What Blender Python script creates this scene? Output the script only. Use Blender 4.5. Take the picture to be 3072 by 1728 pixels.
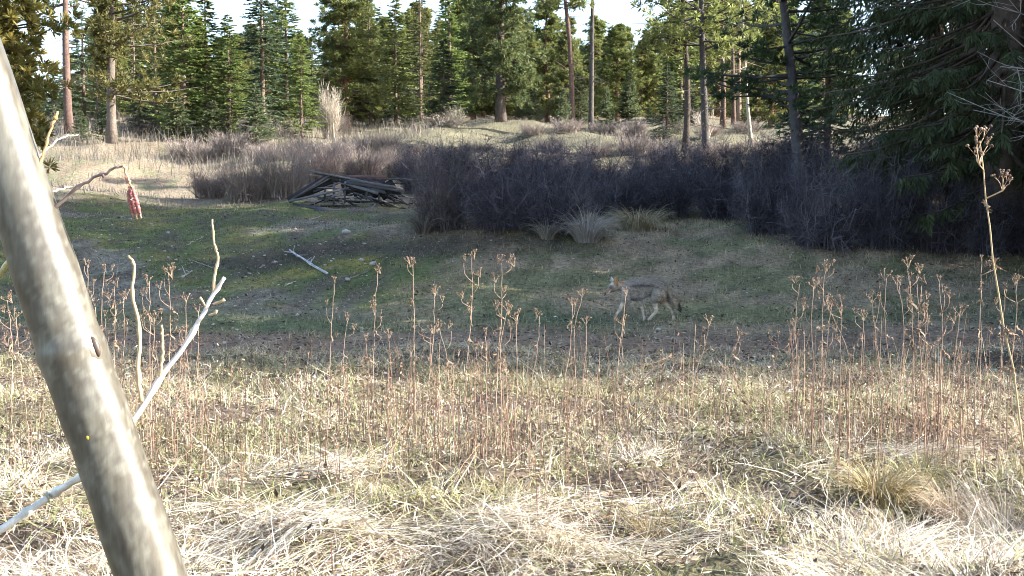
import bpy, math, random
import numpy as np
from mathutils import Vector, Matrix

for o in list(bpy.data.objects):
    bpy.data.objects.remove(o, do_unlink=True)
scn = bpy.context.scene
col = scn.collection
R = math.radians
rng = np.random.default_rng(11)
random.seed(11)

# ------------------------------------------------------------------ camera
FPX = 3294.0            # focal length in photo pixels (3072 wide)
CAMZ = 1.3
HORIZ = 680.0
PITCH = math.atan((864 - HORIZ) / FPX)
cd = bpy.data.cameras.new('camera')
cam = bpy.data.objects.new('camera', cd)
col.objects.link(cam)
cd.sensor_width = 36.0
cd.lens = 36.0 * FPX / 3072.0
cd.clip_start = 0.05
cd.clip_end = 2000
cam.location = (0, 0, CAMZ)
cam.rotation_euler = (math.pi / 2 - PITCH, 0, 0)
scn.camera = cam

# ------------------------------------------------------------------ sky, sun, exposure
SUN_EL = R(29)
SUN_AZ = R(-4)          # towards +X, turned a little to the camera's side
sd = Vector((math.cos(SUN_AZ) * math.cos(SUN_EL), math.sin(SUN_AZ) * math.cos(SUN_EL), math.sin(SUN_EL)))
w = bpy.data.worlds.new('World')
scn.world = w
w.use_nodes = True
nt = w.node_tree
bg = nt.nodes['Background']
sky = nt.nodes.new('ShaderNodeTexSky')
sky.sky_type = 'NISHITA'
sky.sun_disc = False
sky.sun_elevation = SUN_EL
sky.sun_rotation = math.atan2(sd.x, sd.y)
sky.air_density = 1.0
sky.dust_density = 1.6
sky.ozone_density = 0.7
nt.links.new(sky.outputs[0], bg.inputs[0])
bg.inputs[1].default_value = 0.125
sl = bpy.data.lights.new('sun', 'SUN')
sl.energy = 5.0
sl.angle = R(0.5)
sl.color = (1.0, 0.95, 0.87)
so = bpy.data.objects.new('sun', sl)
col.objects.link(so)
so.rotation_euler = sd.to_track_quat('Z', 'Y').to_euler()
scn.view_settings.view_transform = 'Standard'
scn.view_settings.look = 'None'
scn.view_settings.gamma = 1.0
scn.view_settings.exposure = 2.2
scn.view_settings.use_curve_mapping = False
scn.render.engine = 'CYCLES'
scn.cycles.filter_width = 1.0
scn.cycles.max_bounces = 5
scn.cycles.diffuse_bounces = 3
scn.cycles.transmission_bounces = 3
scn.cycles.transparent_max_bounces = 4

# ------------------------------------------------------------------ helpers
def ray(px, py):
    u = (px - 1536) / FPX
    v = (864 - py) / FPX
    c, s = math.cos(PITCH), math.sin(PITCH)
    return np.array([u, c + s * v, -s + c * v])

def at(px, py, Y):
    d = ray(px, py)
    return np.array([0, 0, CAMZ]) + d * (Y / d[1])

def sines(x, y, seed, sc, octs=4):
    r = np.random.default_rng(seed)
    out = np.zeros_like(np.asarray(x, float) + np.asarray(y, float))
    amp, tot = 1.0, 0.0
    for o in range(octs):
        for k in range(4):
            a = r.uniform(0, 2 * math.pi)
            f = 2 * math.pi / sc * (1.9 ** o) * r.uniform(.7, 1.3)
            ph = r.uniform(0, 2 * math.pi)
            ph2 = r.uniform(0, 2 * math.pi)
            out = out + amp * np.sin(f * (x * math.cos(a) + y * math.sin(a)) + ph + .9 * np.sin(f * .6 * (y * math.cos(a) - x * math.sin(a)) + ph2))
        tot += amp * 1.5
        amp *= .55
    return out / tot

_kd = [-50, 0, 12.5, 15, 18, 21, 28, 35, 45, 60, 80, 110, 160, 300, 700]
_kz = [0, 0, 0, .03, .48, 1.12, 1.72, 2.5, 4.5, 6.8, 9.0, 12.0, 15.0, 19, 24]
_pd = np.arange(-50, 700, .25)
_pz = np.interp(_pd, _kd, _kz)
_g = np.exp(-.5 * (np.arange(-12, 13) * .25 / .9) ** 2)
_g /= _g.sum()
_pz2 = np.convolve(np.pad(_pz, 12, mode='edge'), _g, mode='valid')

def sstep(a, b, x):
    t = np.clip((x - a) / (b - a), 0, 1)
    return t * t * (3 - 2 * t)

def H(x, y):
    x = np.asarray(x, float)
    y = np.asarray(y, float)
    z = np.interp(y, _pd, _pz2)
    far = sstep(10, 40, y)
    z = z + sines(x, y, 5, 9.0, 3) * (.05 + .22 * far)
    z = z + sines(x, y, 6, 1.6, 2) * .03 * (1 - .5 * far)
    # low broken bank under the collapsed shed
    z = z + .16 * np.exp(-((x + 1.5) / 4.5) ** 2) * np.exp(-((y - 21.5) / 1.3) ** 2)
    # tussocks close to the camera
    near = sstep(6.6, 5.2, y)
    z = z + near * .05 * (sines(x, y, 9, .9, 2) + .5)
    return z

def ground(px, py):
    d = ray(px, py)
    t = np.concatenate([np.arange(2, 60, .05), np.arange(60, 200, .25)])
    P = np.array([0, 0, CAMZ])[None] + d[None] * t[:, None]
    hz = H(P[:, 0], P[:, 1])
    i = np.argmax(P[:, 2] <= hz)
    if P[i, 2] > hz[i]:
        i = len(t) - 1
    p = P[i].copy()
    p[2] = hz[i]
    return p

def gz(x, y):
    return float(H(np.array([x]), np.array([y]))[0])

def mk_mesh(name, V, F, C=None, smooth=False, mats=()):
    V = np.asarray(V, np.float32).reshape(-1, 3)
    F = np.asarray(F, np.int32)
    me = bpy.data.meshes.new(name)
    k = F.shape[1]
    me.vertices.add(len(V))
    me.vertices.foreach_set('co', V.ravel())
    me.loops.add(F.size)
    me.loops.foreach_set('vertex_index', F.ravel())
    me.polygons.add(len(F))
    me.polygons.foreach_set('loop_start', np.arange(0, F.size, k, dtype=np.int32))
    me.polygons.foreach_set('loop_total', np.full(len(F), k, np.int32))
    if smooth:
        me.polygons.foreach_set('use_smooth', np.ones(len(F), bool))
    if C is not None:
        a = me.color_attributes.new('Col', 'FLOAT_COLOR', 'POINT')
        C4 = np.ones((len(V), 4), np.float32)
        C4[:, :3] = C
        a.data.foreach_set('color', C4.ravel())
    for m in mats:
        me.materials.append(m)
    me.update()
    return me

class Geo:
    def __init__(self):
        self.V, self.F, self.C, self.n = [], [], [], 0
    def add(self, V, F, C):
        V = np.asarray(V, float).reshape(-1, 3)
        F = np.asarray(F, int)
        if F.shape[1] == 4:
            F = np.concatenate([F[:, [0, 1, 2]], F[:, [0, 2, 3]]])
        C = np.broadcast_to(np.asarray(C, float), (len(V), 3)) if np.ndim(C) == 1 else np.asarray(C, float)
        self.V.append(V); self.F.append(F + self.n); self.C.append(C); self.n += len(V)
    def mesh(self, name, mat, smooth=False):
        return mk_mesh(name, np.concatenate(self.V), np.concatenate(self.F), np.concatenate(self.C), smooth, [mat])

def obj(name, me, parent=None, loc=(0, 0, 0), rot=None, scale=None):
    o = bpy.data.objects.new(name, me)
    col.objects.link(o)
    o.parent = parent
    o.location = loc
    if rot is not None:
        o.rotation_euler = rot
    if scale is not None:
        o.scale = scale if np.ndim(scale) else (scale,) * 3
    return o

def tag(o, label=None, cat=None, group=None, kind=None):
    if label: o['label'] = label
    if cat: o['category'] = cat
    if group: o['group'] = group
    if kind: o['kind'] = kind
    return o

def norm(v):
    return v / np.maximum(np.linalg.norm(v, axis=-1, keepdims=True), 1e-9)

def tube(pts, rad, sides=6, cap=True):
    pts = np.asarray(pts, float)
    n = len(pts)
    rad = np.broadcast_to(np.asarray(rad, float), (n,))
    T = norm(np.gradient(pts, axis=0))
    up = np.array([0, 0, 1.0]) if abs(T[0][2]) < .9 else np.array([1.0, 0, 0])
    V, F = [], []
    A = norm(np.cross(T[0], up))
    for i in range(n):
        A = norm(A - T[i] * np.dot(A, T[i]))
        B = np.cross(T[i], A)
        for s in range(sides):
            a = 2 * math.pi * s / sides
            V.append(pts[i] + rad[i] * (math.cos(a) * A + math.sin(a) * B))
    for i in range(n - 1):
        for s in range(sides):
            a, b = i * sides + s, i * sides + (s + 1) % sides
            F += [(a, b, b + sides), (a, b + sides, a + sides)]
    if cap:
        V += [pts[0], pts[-1]]
        c0, c1 = n * sides, n * sides + 1
        for s in range(sides):
            F.append((c0, (s + 1) % sides, s))
            F.append((c1, (n - 1) * sides + s, (n - 1) * sides + (s + 1) % sides))
    return np.array(V), np.array(F)

def spline(pts, n):
    pts = np.asarray(pts, float)
    t = np.linspace(0, len(pts) - 1, n)
    out = []
    P = np.vstack([2 * pts[0] - pts[1], pts, 2 * pts[-1] - pts[-2]])
    for q in t:
        i = min(int(q), len(pts) - 2)
        f = q - i
        p0, p1, p2, p3 = P[i], P[i + 1], P[i + 2], P[i + 3]
        out.append(.5 * ((2 * p1) + (-p0 + p2) * f + (2 * p0 - 5 * p1 + 4 * p2 - p3) * f * f + (-p0 + 3 * p1 - 3 * p2 + p3) * f ** 3))
    return np.array(out)

def ribbons(P, W, S):
    """P n,k,3 centre lines; W n,k half widths; S n,3 side vectors"""
    n, k = P.shape[:2]
    L = P - S[:, None] * W[..., None]
    Rr = P + S[:, None] * W[..., None]
    V = np.stack([L, Rr], 2).reshape(-1, 3)
    base = (np.arange(n) * k * 2)[:, None] + (np.arange(k - 1) * 2)[None]
    a = base.ravel()
    F = np.concatenate([np.stack([a, a + 1, a + 3], 1), np.stack([a, a + 3, a + 2], 1)])
    return V, F

def prisms(P, W):
    n, k = P.shape[:2]
    T = norm(P[:, -1] - P[:, 0])
    ref = np.where(np.abs(T[:, 2:3]) < .9, np.array([[0, 0, 1.0]]), np.array([[1.0, 0, 0]]))
    A = norm(np.cross(T, ref))
    B = np.cross(T, A)
    rings = []
    for s in range(3):
        a = 2 * math.pi * s / 3
        rings.append(P + W[..., None] * (math.cos(a) * A + math.sin(a) * B)[:, None])
    V = np.stack(rings, 2).reshape(-1, 3)
    base = ((np.arange(n) * k * 3)[:, None] + (np.arange(k - 1) * 3)[None]).ravel()
    F = []
    for s in range(3):
        a, b = base + s, base + (s + 1) % 3
        F += [np.stack([a, b, b + 3], 1), np.stack([a, b + 3, a + 3], 1)]
    return V, np.concatenate(F)

def diamonds(B, D, N, L, W):
    """leaf sprays: base, direction, width vector, length, half width"""
    M = B + D * (L * .45)[:, None]
    T = B + D * L[:, None]
    V = np.stack([B, M - N * W[:, None], T, M + N * W[:, None]], 1).reshape(-1, 3)
    a = np.arange(len(B)) * 4
    F = np.concatenate([np.stack([a, a + 1, a + 2], 1), np.stack([a, a + 2, a + 3], 1)])
    return V, F

def rvec(n, r):
    return norm(r.normal(size=(n, 3)))

# ------------------------------------------------------------------ materials
def mat(name, rough=.85, translucent=0.0, noise_scale=0, noise_amt=.3, bump=0, bump_scale=30, objrand=0.0, spec=.25, hue=0.0, stretch=None):
    m = bpy.data.materials.new(name)
    m.use_nodes = True
    t = m.node_tree
    b = t.nodes['Principled BSDF']
    b.inputs['Roughness'].default_value = rough
    b.inputs['Specular IOR Level'].default_value = spec
    a = t.nodes.new('ShaderNodeAttribute')
    a.attribute_name = 'Col'
    c = a.outputs['Color']
    if noise_scale:
        tc = t.nodes.new('ShaderNodeTexCoord')
        nz = t.nodes.new('ShaderNodeTexNoise')
        nz.inputs['Scale'].default_value = noise_scale
        nz.inputs['Detail'].default_value = 8
        nz.inputs['Roughness'].default_value = .7
        if stretch:
            mp = t.nodes.new('ShaderNodeMapping')
            mp.inputs['Rotation'].default_value = (0, R(-19), 0)
            mp.inputs['Scale'].default_value = stretch
            t.links.new(tc.outputs['Object'], mp.inputs['Vector'])
            t.links.new(mp.outputs[0], nz.inputs['Vector'])
        else:
            t.links.new(tc.outputs['Object'], nz.inputs['Vector'])
        mr = t.nodes.new('ShaderNodeMapRange')
        mr.inputs[1].default_value = .25
        mr.inputs[2].default_value = .75
        mr.inputs[3].default_value = 1 - noise_amt
        mr.inputs[4].default_value = 1 + noise_amt
        t.links.new(nz.outputs[0], mr.inputs[0])
        mm = t.nodes.new('ShaderNodeVectorMath')
        mm.operation = 'SCALE'
        t.links.new(c, mm.inputs[0])
        t.links.new(mr.outputs[0], mm.inputs['Scale'])
        c = mm.outputs[0]
    if objrand:
        oi = t.nodes.new('ShaderNodeObjectInfo')
        hs = t.nodes.new('ShaderNodeHueSaturation')
        mr = t.nodes.new('ShaderNodeMapRange')
        mr.inputs[3].default_value = 1 - objrand
        mr.inputs[4].default_value = 1 + objrand
        t.links.new(oi.outputs['Random'], mr.inputs[0])
        t.links.new(mr.outputs[0], hs.inputs['Value'])
        mh = t.nodes.new('ShaderNodeMath'); mh.operation = 'MULTIPLY'; mh.inputs[1].default_value = 7.13
        fr = t.nodes.new('ShaderNodeMath'); fr.operation = 'FRACT'
        t.links.new(oi.outputs['Random'], mh.inputs[0]); t.links.new(mh.outputs[0], fr.inputs[0])
        m2 = t.nodes.new('ShaderNodeMapRange')
        m2.inputs[3].default_value = .5 - hue; m2.inputs[4].default_value = .5 + hue
        t.links.new(fr.outputs[0], m2.inputs[0])
        t.links.new(m2.outputs[0], hs.inputs['Hue'])
        t.links.new(c, hs.inputs['Color'])
        c = hs.outputs[0]
    t.links.new(c, b.inputs['Base Color'])
    if bump:
        tc = t.nodes.new('ShaderNodeTexCoord')
        nz = t.nodes.new('ShaderNodeTexNoise')
        nz.inputs['Scale'].default_value = bump_scale
        nz.inputs['Detail'].default_value = 6
        t.links.new(tc.outputs['Object'], nz.inputs['Vector'])
        bp = t.nodes.new('ShaderNodeBump')
        bp.inputs['Strength'].default_value = bump
        bp.inputs['Distance'].default_value = .05
        t.links.new(nz.outputs[0], bp.inputs['Height'])
        t.links.new(bp.outputs[0], b.inputs['Normal'])
    if translucent:
        tr = t.nodes.new('ShaderNodeBsdfTranslucent')
        t.links.new(c, tr.inputs[0])
        mx = t.nodes.new('ShaderNodeMixShader')
        mx.inputs[0].default_value = translucent
        t.links.new(b.outputs[0], mx.inputs[1])
        t.links.new(tr.outputs[0], mx.inputs[2])
        t.links.new(mx.outputs[0], t.nodes['Material Output'].inputs[0])
    return m

M_ground = mat('ground_soil', .95, 0, 11, .8, 1.0, 26)
M_grass = mat('dry_grass', .7, .25)
M_leaf = mat('conifer_needles', .55, .38, objrand=.22, hue=.018)
M_cedar = mat('cedar_sprays', .7, .2)
M_bark = mat('conifer_bark', .95, 0, 6, .45, .6, 14, objrand=.15)
M_twig = mat('shrub_twigs', .85, 0, objrand=.15, hue=.01)
M_weed = mat('dry_weed', .8, .1, 60, .25)
M_wood = mat('weathered_wood', .9, 0, 7, .4, .5, 25, objrand=.15)
M_stone = mat('pale_stone', .9, 0, 12, .3, .4, 20, objrand=.15)
M_alder = mat('smooth_alder_bark', .33, 0, 90, .28, .012, 160, spec=.5, stretch=(2.6, 2.6, .3))
M_fur = mat('coyote_fur', .9, 0, 45, .28)
M_dark = mat('wet_dark', .35, 0, spec=.5)

# ------------------------------------------------------------------ ground
def mixc(a, b, t):
    return a * (1 - t[:, None]) + np.asarray(b)[None] * t[:, None]

def ground_color(x, y):
    n1 = sines(x, y, 21, 3.0, 4)
    n2 = sines(x, y, 22, .8, 3)
    n3 = sines(x, y, 23, 7.0, 3)
    c = np.tile(np.array([.10, .075, .052]), (len(x), 1))
    c = mixc(c, (.085, .09, .038), sstep(-.1, .5, n1) * .6)
    # worn dirt track
    edge = .35 * n1 + .25 * n3
    tr = sstep(10.6, 11.3, y + edge) * sstep(14.0, 13.0, y + edge)
    c = mixc(c, (.21, .148, .10), tr * .9)
    # short green turf behind it
    tf = sstep(12.9, 13.9, y + edge)
    turf = np.tile(np.array([.165, .155, .075]), (len(x), 1))
    turf = mixc(turf, (.25, .19, .12), sstep(-.35, .5, n1 + .4 * n2 + .06 * (x - 1)))
    turf = mixc(turf, (.085, .105, .05), np.exp(-((y - 14.6) / .9) ** 2) * np.clip(.6 + n3, 0, 1))
    c = c * (1 - tf[:, None]) + turf * tf[:, None]
    # mossy, stony slope on the left
    ms = sstep(0, -3, x + n3) * sstep(14.5, 16, y) * sstep(33, 29, y)
    moss = np.tile(np.array([.10, .125, .04]), (len(x), 1))
    moss = mixc(moss, (.16, .15, .05), sstep(.25, .6, n1))
    moss = mixc(moss, (.19, .175, .13), sstep(.1, .7, n3 + .4 * n2))
    moss = mixc(moss, (.065, .05, .038), sstep(.05, .5, n2 - .4 * n1) * .8)
    c = c * (1 - ms[:, None]) + moss * ms[:, None]
    # yellow moss cushions on the bank
    for px, py, r in ((1085, 778, .5), (1500, 690, .45), (900, 815, .35)):
        p = ground(px, py)
        c = mixc(c, (.22, .19, .03), np.exp(-(((x - p[0]) / r) ** 2 + ((y - p[1]) / (r * 1.6)) ** 2)) * np.clip(.7 + n2, 0, 1))
    # broken soil of the bank
    bk = np.exp(-((y - 19.9 - .4 * n3) / .8) ** 2) * sstep(-6.5, -4.5, x) * sstep(2.5, .5, x)
    c = mixc(c, (.05, .038, .03), bk * .85)
    # straw coloured field beyond
    fl = sstep(28.5, 31, y + n3 + .05 * x)
    field = np.tile(np.array([.22, .18, .125]), (len(x), 1))
    field = mixc(field, (.17, .165, .095), sstep(0, .7, n1 + .3 * n3))
    field = mixc(field, (.17, .13, .09), sstep(.1, .6, n2))
    c = c * (1 - fl[:, None]) + field * fl[:, None]
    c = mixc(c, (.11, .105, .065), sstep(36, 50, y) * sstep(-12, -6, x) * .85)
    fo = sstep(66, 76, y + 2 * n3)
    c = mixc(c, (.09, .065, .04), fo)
    return np.clip(c * (1 + .25 * n2[:, None]), .01, .8)

nr, nc = 430, 330
yy = -14 + np.geomspace(6, 640, nr)
ang = np.linspace(-1, 1, nc)
X = ang[None] * (6 + (yy[:, None] + 14) * .95)
Y = np.repeat(yy[:, None], nc, 1)
x, y = X.ravel(), Y.ravel()
z = H(x, y)
idx = np.arange(nr * nc).reshape(nr, nc)
Fq = np.stack([idx[:-1, :-1], idx[:-1, 1:], idx[1:, 1:], idx[1:, :-1]], -1).reshape(-1, 4)
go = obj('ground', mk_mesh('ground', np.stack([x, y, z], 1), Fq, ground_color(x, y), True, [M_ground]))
tag(go, kind='structure')

# ------------------------------------------------------------------ conifers
def conifer_trunk(r, Ht, r0, lean=(0, 0), limbs=(), colr=(.15, .11, .085), sides=9, wob=.0):
    n = 12
    t = np.linspace(0, 1, n)
    ph = r.uniform(0, 6, 2)
    P = np.stack([lean[0] * Ht * t + wob * np.sin(t * 7 + ph[0]), lean[1] * Ht * t + wob * np.sin(t * 6 + ph[1]), -.15 + (Ht + .15) * t], 1)
    rad = r0 * (1 - t) ** .85 + .012
    rad[0] *= 1.25
    g = Geo()
    V, F = tube(P, rad, sides)
    g.add(V, F, np.clip(np.array(colr)[None] * r.uniform(.75, 1.25, (len(V), 1)), 0, 1))
    if len(limbs):
        V, F = prisms(limbs[0], limbs[1])
        g.add(V, F, np.array(colr) * .85)
    return g, P

def fir_parts(seed, Ht, Rc, zb, r0=.2, nlev=46, per=5, spr=30, droop=.25, up=.22, ca=(.075, .115, .045), cb=(.225, .255, .07), irregular=.3, tw=1.0):
    r = np.random.default_rng(seed)
    t = np.sort(r.uniform(0, 1, nlev * per)) ** .92
    nb = len(t)
    zc = zb + (Ht - .15 - zb) * t
    prof = np.minimum(1, (1 - t) ** .8 * 1.05 + .02) * np.minimum(1, .55 + 4 * t)
    L = Rc * prof * r.uniform(1 - irregular, 1 + irregular * .6, nb) + .12
    az = r.uniform(0, 2 * math.pi, nb)
    d0 = np.stack([np.cos(az), np.sin(az), np.zeros(nb)], 1)
    dr = droop * r.uniform(.5, 1.5, nb)
    s = np.linspace(0, 1, 4)
    Pb = np.zeros((nb, 4, 3))
    Pb[:, :, :2] = d0[:, None, :2] * (L[:, None] * s[None])[..., None]
    Pb[:, :, 2] = zc[:, None] - (dr * L)[:, None] * s + (up * L)[:, None] * s ** 2
    W = np.outer(.012 + .008 * L, np.array([1, .75, .5, .2]))
    n = nb * spr
    bi = np.repeat(np.arange(nb), spr)
    s = r.uniform(.12, 1.0, n) ** .75
    Lb = L[bi]
    B = np.zeros((n, 3))
    B[:, :2] = d0[bi, :2] * (Lb * s)[:, None]
    B[:, 2] = zc[bi] - dr[bi] * Lb * s + up * Lb * s ** 2
    side = r.choice([-1, 1], n) * r.uniform(.35, 1.25, n) * (1 - .6 * (s > .93))
    ca_, sa_ = np.cos(az[bi] + side), np.sin(az[bi] + side)
    D = norm(np.stack([ca_, sa_, r.normal(-.12, .22, n)], 1))
    N = norm(np.cross(D, rvec(n, r) + np.array([0, 0, .35])))
    ln = (.10 + .20 * np.sqrt(Lb) * (1.15 - .6 * s)) * r.uniform(.6, 1.3, n)
    V, F = diamonds(B, D, N, ln, ln * .17 * tw)
    k = np.clip(r.beta(2, 2.2, n) + .25 * (s - .5), 0, 1)
    c = np.array(ca)[None] * (1 - k[:, None]) + np.array(cb)[None] * k[:, None]
    g = Geo()
    g.add(V, F, np.repeat(c, 4, 0))
    gt, _ = conifer_trunk(r, Ht, r0, limbs=(Pb, W))
    return gt, g

def pine_parts(seed, Ht, Rc, zb, r0=.25, nbr=90, cl=6, nd=26, lean=(0, 0), bark=(.20, .115, .08), ca=(.095, .115, .045), cb=(.25, .265, .08), one_side=None, wob=0.05, nl=.26, topr=.5):
    r = np.random.default_rng(seed)
    t = np.sort(r.uniform(0, 1, nbr))
    zc = zb + (Ht - .3 - zb) * t
    L = Rc * (np.sin(np.clip(.25 + t * .75, 0, 1) * math.pi) ** .6 * (1 - topr * t) + .12) * r.uniform(.55, 1.15, nbr)
    az = r.uniform(0, 2 * math.pi, nbr)
    if one_side is not None:
        L = L * np.clip(.65 + .5 * np.cos(az - one_side), .2, 1.2)
    tz = zc / Ht
    O = np.stack([lean[0] * zc, lean[1] * zc, zc], 1)
    d0 = np.stack([np.cos(az), np.sin(az)], 1)
    el = r.normal(-.05, .18, nbr) + .25 * t
    s = np.linspace(0, 1, 4)
    Pb = np.repeat(O[:, None], 4, 1)
    Pb[:, :, :2] += d0[:, None] * (L[:, None] * s)[..., None]
    Pb[:, :, 2] += (L * el)[:, None] * s + .18 * L[:, None] * s ** 2
    W = np.outer(.018 + .014 * L, np.array([1, .75, .5, .2]))
    m = nbr * cl
    bi = np.repeat(np.arange(nbr), cl)
    s = r.uniform(.35, 1.03, m)
    Lb = L[bi]
    off = r.normal(0, .2, (m, 3)) * np.sqrt(Lb)[:, None] * np.array([1, 1, .6])
    Cc = O[bi].copy()
    Cc[:, :2] += d0[bi] * (Lb * s)[:, None]
    Cc[:, 2] += Lb * el[bi] * s + .18 * Lb * s ** 2
    Cc += off
    n = m * nd
    ci = np.repeat(np.arange(m), nd)
    D = norm(rvec(n, r) + np.stack([np.repeat(d0[bi, 0], nd) * .6, np.repeat(d0[bi, 1], nd) * .6, np.full(n, .45)], 1))
    ln = nl * r.uniform(.6, 1.2, n)
    N = norm(np.cross(D, rvec(n, r)))
    B = Cc[ci] + D * .02
    V, F = diamonds(B, D, N, ln, ln * .08 + .007)
    kc = r.beta(2, 2, m)
    k = np.clip(kc[ci] + r.normal(0, .15, n), 0, 1)
    c = np.array(ca)[None] * (1 - k[:, None]) + np.array(cb)[None] * k[:, None]
    g = Geo()
    g.add(V, F, np.repeat(c, 4, 0))
    # dead snags under the crown
    if zb > 2:
        ns = 34
        zs = r.uniform(zb * .35, zb, ns); a2 = r.uniform(0, 6.28, ns); l2 = r.uniform(.3, 1.3, ns)
        Ps = np.zeros((ns, 4, 3))
        Ps[:, :, 0] = (lean[0] * zs)[:, None] + np.cos(a2)[:, None] * l2[:, None] * np.linspace(0, 1, 4)
        Ps[:, :, 1] = (lean[1] * zs)[:, None] + np.sin(a2)[:, None] * l2[:, None] * np.linspace(0, 1, 4)
        Ps[:, :, 2] = zs[:, None] + l2[:, None] * r.normal(-.1, .25, (ns, 1)) * np.linspace(0, 1, 4)
        Pb = np.concatenate([Pb, Ps]); W = np.concatenate([W, np.tile(np.array([.016, .012, .009, .005]), (ns, 1))])
    gt, _ = conifer_trunk(r, Ht, r0, lean=lean, limbs=(Pb, W), colr=bark, wob=wob)
    return gt, g

_proto = {}
def proto(kind, v):
    key = (kind, v)
    if key in _proto:
        return _proto[key]
    if kind == 'fir':
        gt, g = fir_parts(100 + v, 14, [2.3, 1.8, 2.7][v % 3], .5, .17, nlev=52, per=6, spr=44, irregular=.35)
    elif kind == 'darkfir':
        gt, g = fir_parts(140 + v, 14, 2.4, .4, .18, nlev=46, per=6, spr=42, ca=(.055, .09, .06), cb=(.13, .17, .09), irregular=.4, droop=.35, up=.15)
    elif kind == 'youngfir':
        gt, g = fir_parts(170 + v, 6, [1.5, 1.25][v % 2], .12, .07, nlev=34, per=6, spr=30, ca=(.075, .115, .065), cb=(.17, .20, .09), irregular=.3, droop=.1, up=.3)
    elif kind == 'thinfir':
        gt, g = fir_parts(190 + v, 14, 1.25, 1.5, .12, nlev=44, per=4, spr=22, ca=(.05, .065, .028), cb=(.13, .13, .045), irregular=.5)
    elif kind == 'pine':
        gt, g = pine_parts(210 + v, 16, [2.4, 2.0, 2.8][v % 3], [3.0, 6.5, 2.0][v % 3], .2, nbr=[110, 80, 120][v % 3], cl=9, nd=28)
    elif kind == 'bushpine':
        gt, g = pine_parts(240 + v, 11, 2.2, .6, .16, nbr=150, cl=9, nd=26, topr=.75)
    _proto[key] = (gt.mesh('trunk', M_bark), g.mesh('crown', M_leaf))
    return _proto[key]

PH = {'fir': 14, 'darkfir': 14, 'youngfir': 6, 'thinfir': 14, 'pine': 16, 'bushpine': 11}

def place_tree(name, meshes, p, sc, rz, label, group=None, sxy=1.0, tilt=(0, 0)):
    r = obj(name, None, None, p, (tilt[0], tilt[1], rz), (sc * sxy, sc * sxy, sc))
    tag(r, label, 'tree', group)
    obj('trunk', meshes[0], r)
    obj('crown', meshes[1], r)
    return r

def tree(kind, v, px, Y, top, label, name=None, sxy=1.0, group=None, tilt=(0, 0)):
    """a conifer of which the photograph shows the foot at column px and the tip at row top"""
    p = at(px, 500, Y)
    p[2] = gz(p[0], p[1])
    zt = at(px, top, Y)[2]
    sc = (zt - p[2]) / PH[kind]
    return place_tree(name or {'fir': 'fir_tree', 'darkfir': 'fir_tree', 'youngfir': 'young_fir_tree', 'thinfir': 'fir_tree', 'pine': 'pine_tree', 'bushpine': 'pine_tree'}[kind], proto(kind, v), p, sc, random.uniform(0, 6.28), label, group, sxy, tilt)

# big pine standing free on the meadow
def special_pine(name, seed, px, Y, top, label, **kw):
    p = at(px, 500, Y); p[2] = gz(p[0], p[1])
    Ht = at(px, top, Y)[2] - p[2]
    zb = kw.pop('zb')
    gt, g = pine_parts(seed, Ht, zb=zb, **kw)
    return place_tree(name, (gt.mesh('trunk', M_bark), g.mesh('crown', M_leaf)), p, 1, 0, label)

special_pine('pine_tree', 301, 1503, 58, -330, 'broad pine with thick dark trunk standing alone on the grassy rise', Rc=2.2, zb=1.1, r0=.27, nbr=170, cl=9, nd=26, bark=(.10, .08, .07), ca=(.05, .075, .035), cb=(.14, .16, .06), topr=.55)
special_pine('pine_tree', 302, 208, 50, -420, 'tall bare reddish pine trunk against the sky gap at left', Rc=2.4, zb=5.6, r0=.19, nbr=46, cl=7, nd=24, bark=(.13, .085, .07), wob=.03)
special_pine('pine_tree', 303, 342, 45, -420, 'tall grey pine with yellow green crown hanging to its right', Rc=2.9, zb=1.9, r0=.19, nbr=120, cl=8, nd=26, bark=(.12, .098, .082), one_side=0.2, lean=(-.006, 0), ca=(.07, .08, .03), cb=(.19, .17, .055))
special_pine('pine_tree', 304, 1722, 55, -400, 'leaning reddish bare pine trunk right of the free standing pine', Rc=1.7, zb=6.2, r0=.14, nbr=40, cl=7, nd=22, bark=(.12, .078, .065), lean=(-.075, 0), wob=.12)
special_pine('pine_tree', 305, 1774, 55, -400, 'straight slender dark pine trunk with dead side branches', Rc=1.5, zb=7.2, r0=.13, nbr=40, cl=6, nd=22, bark=(.065, .057, .053), wob=.02)
special_pine('pine_tree', 306, 2052, 44, -350, 'crooked pine with dark twisted trunk above the thicket', Rc=2.0, zb=3.6, r0=.13, nbr=60, cl=7, nd=22, bark=(.075, .06, .052), wob=.11)
special_pine('pine_tree', 307, 2116, 42, -420, 'straight dark grey pine trunk between crooked pine and leaning fir', Rc=2.5, zb=3.8, r0=.15, nbr=70, cl=8, nd=22, bark=(.065, .058, .056), lean=(-.03, 0), wob=.03)
special_pine('pine_tree', 308, 2418, 31, -500, 'leaning fir like pine with thick blue grey trunk beside the cedars', Rc=2.9, zb=2.5, r0=.19, nbr=90, cl=9, nd=30, bark=(.085, .078, .08), lean=(-.13, 0), wob=.04, ca=(.035, .065, .03), cb=(.09, .12, .045), nl=.2)
special_pine('pine_tree', 309, 2165, 60, -200, 'reddish pine trunk, left of the close pair of trunks', Rc=1.9, zb=5.6, r0=.15, nbr=50, cl=7, nd=22, bark=(.12, .08, .065))
special_pine('pine_tree', 310, 2196, 62, -260, 'left trunk of the close pair of sunlit pines', Rc=1.9, zb=5.4, r0=.12, nbr=50, cl=7, nd=22, bark=(.13, .09, .075))
special_pine('pine_tree', 311, 2214, 64, -260, 'right trunk of the close pair of sunlit pines', Rc=1.9, zb=5.4, r0=.14, nbr=50, cl=7, nd=22, bark=(.21, .145, .115))
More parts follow.
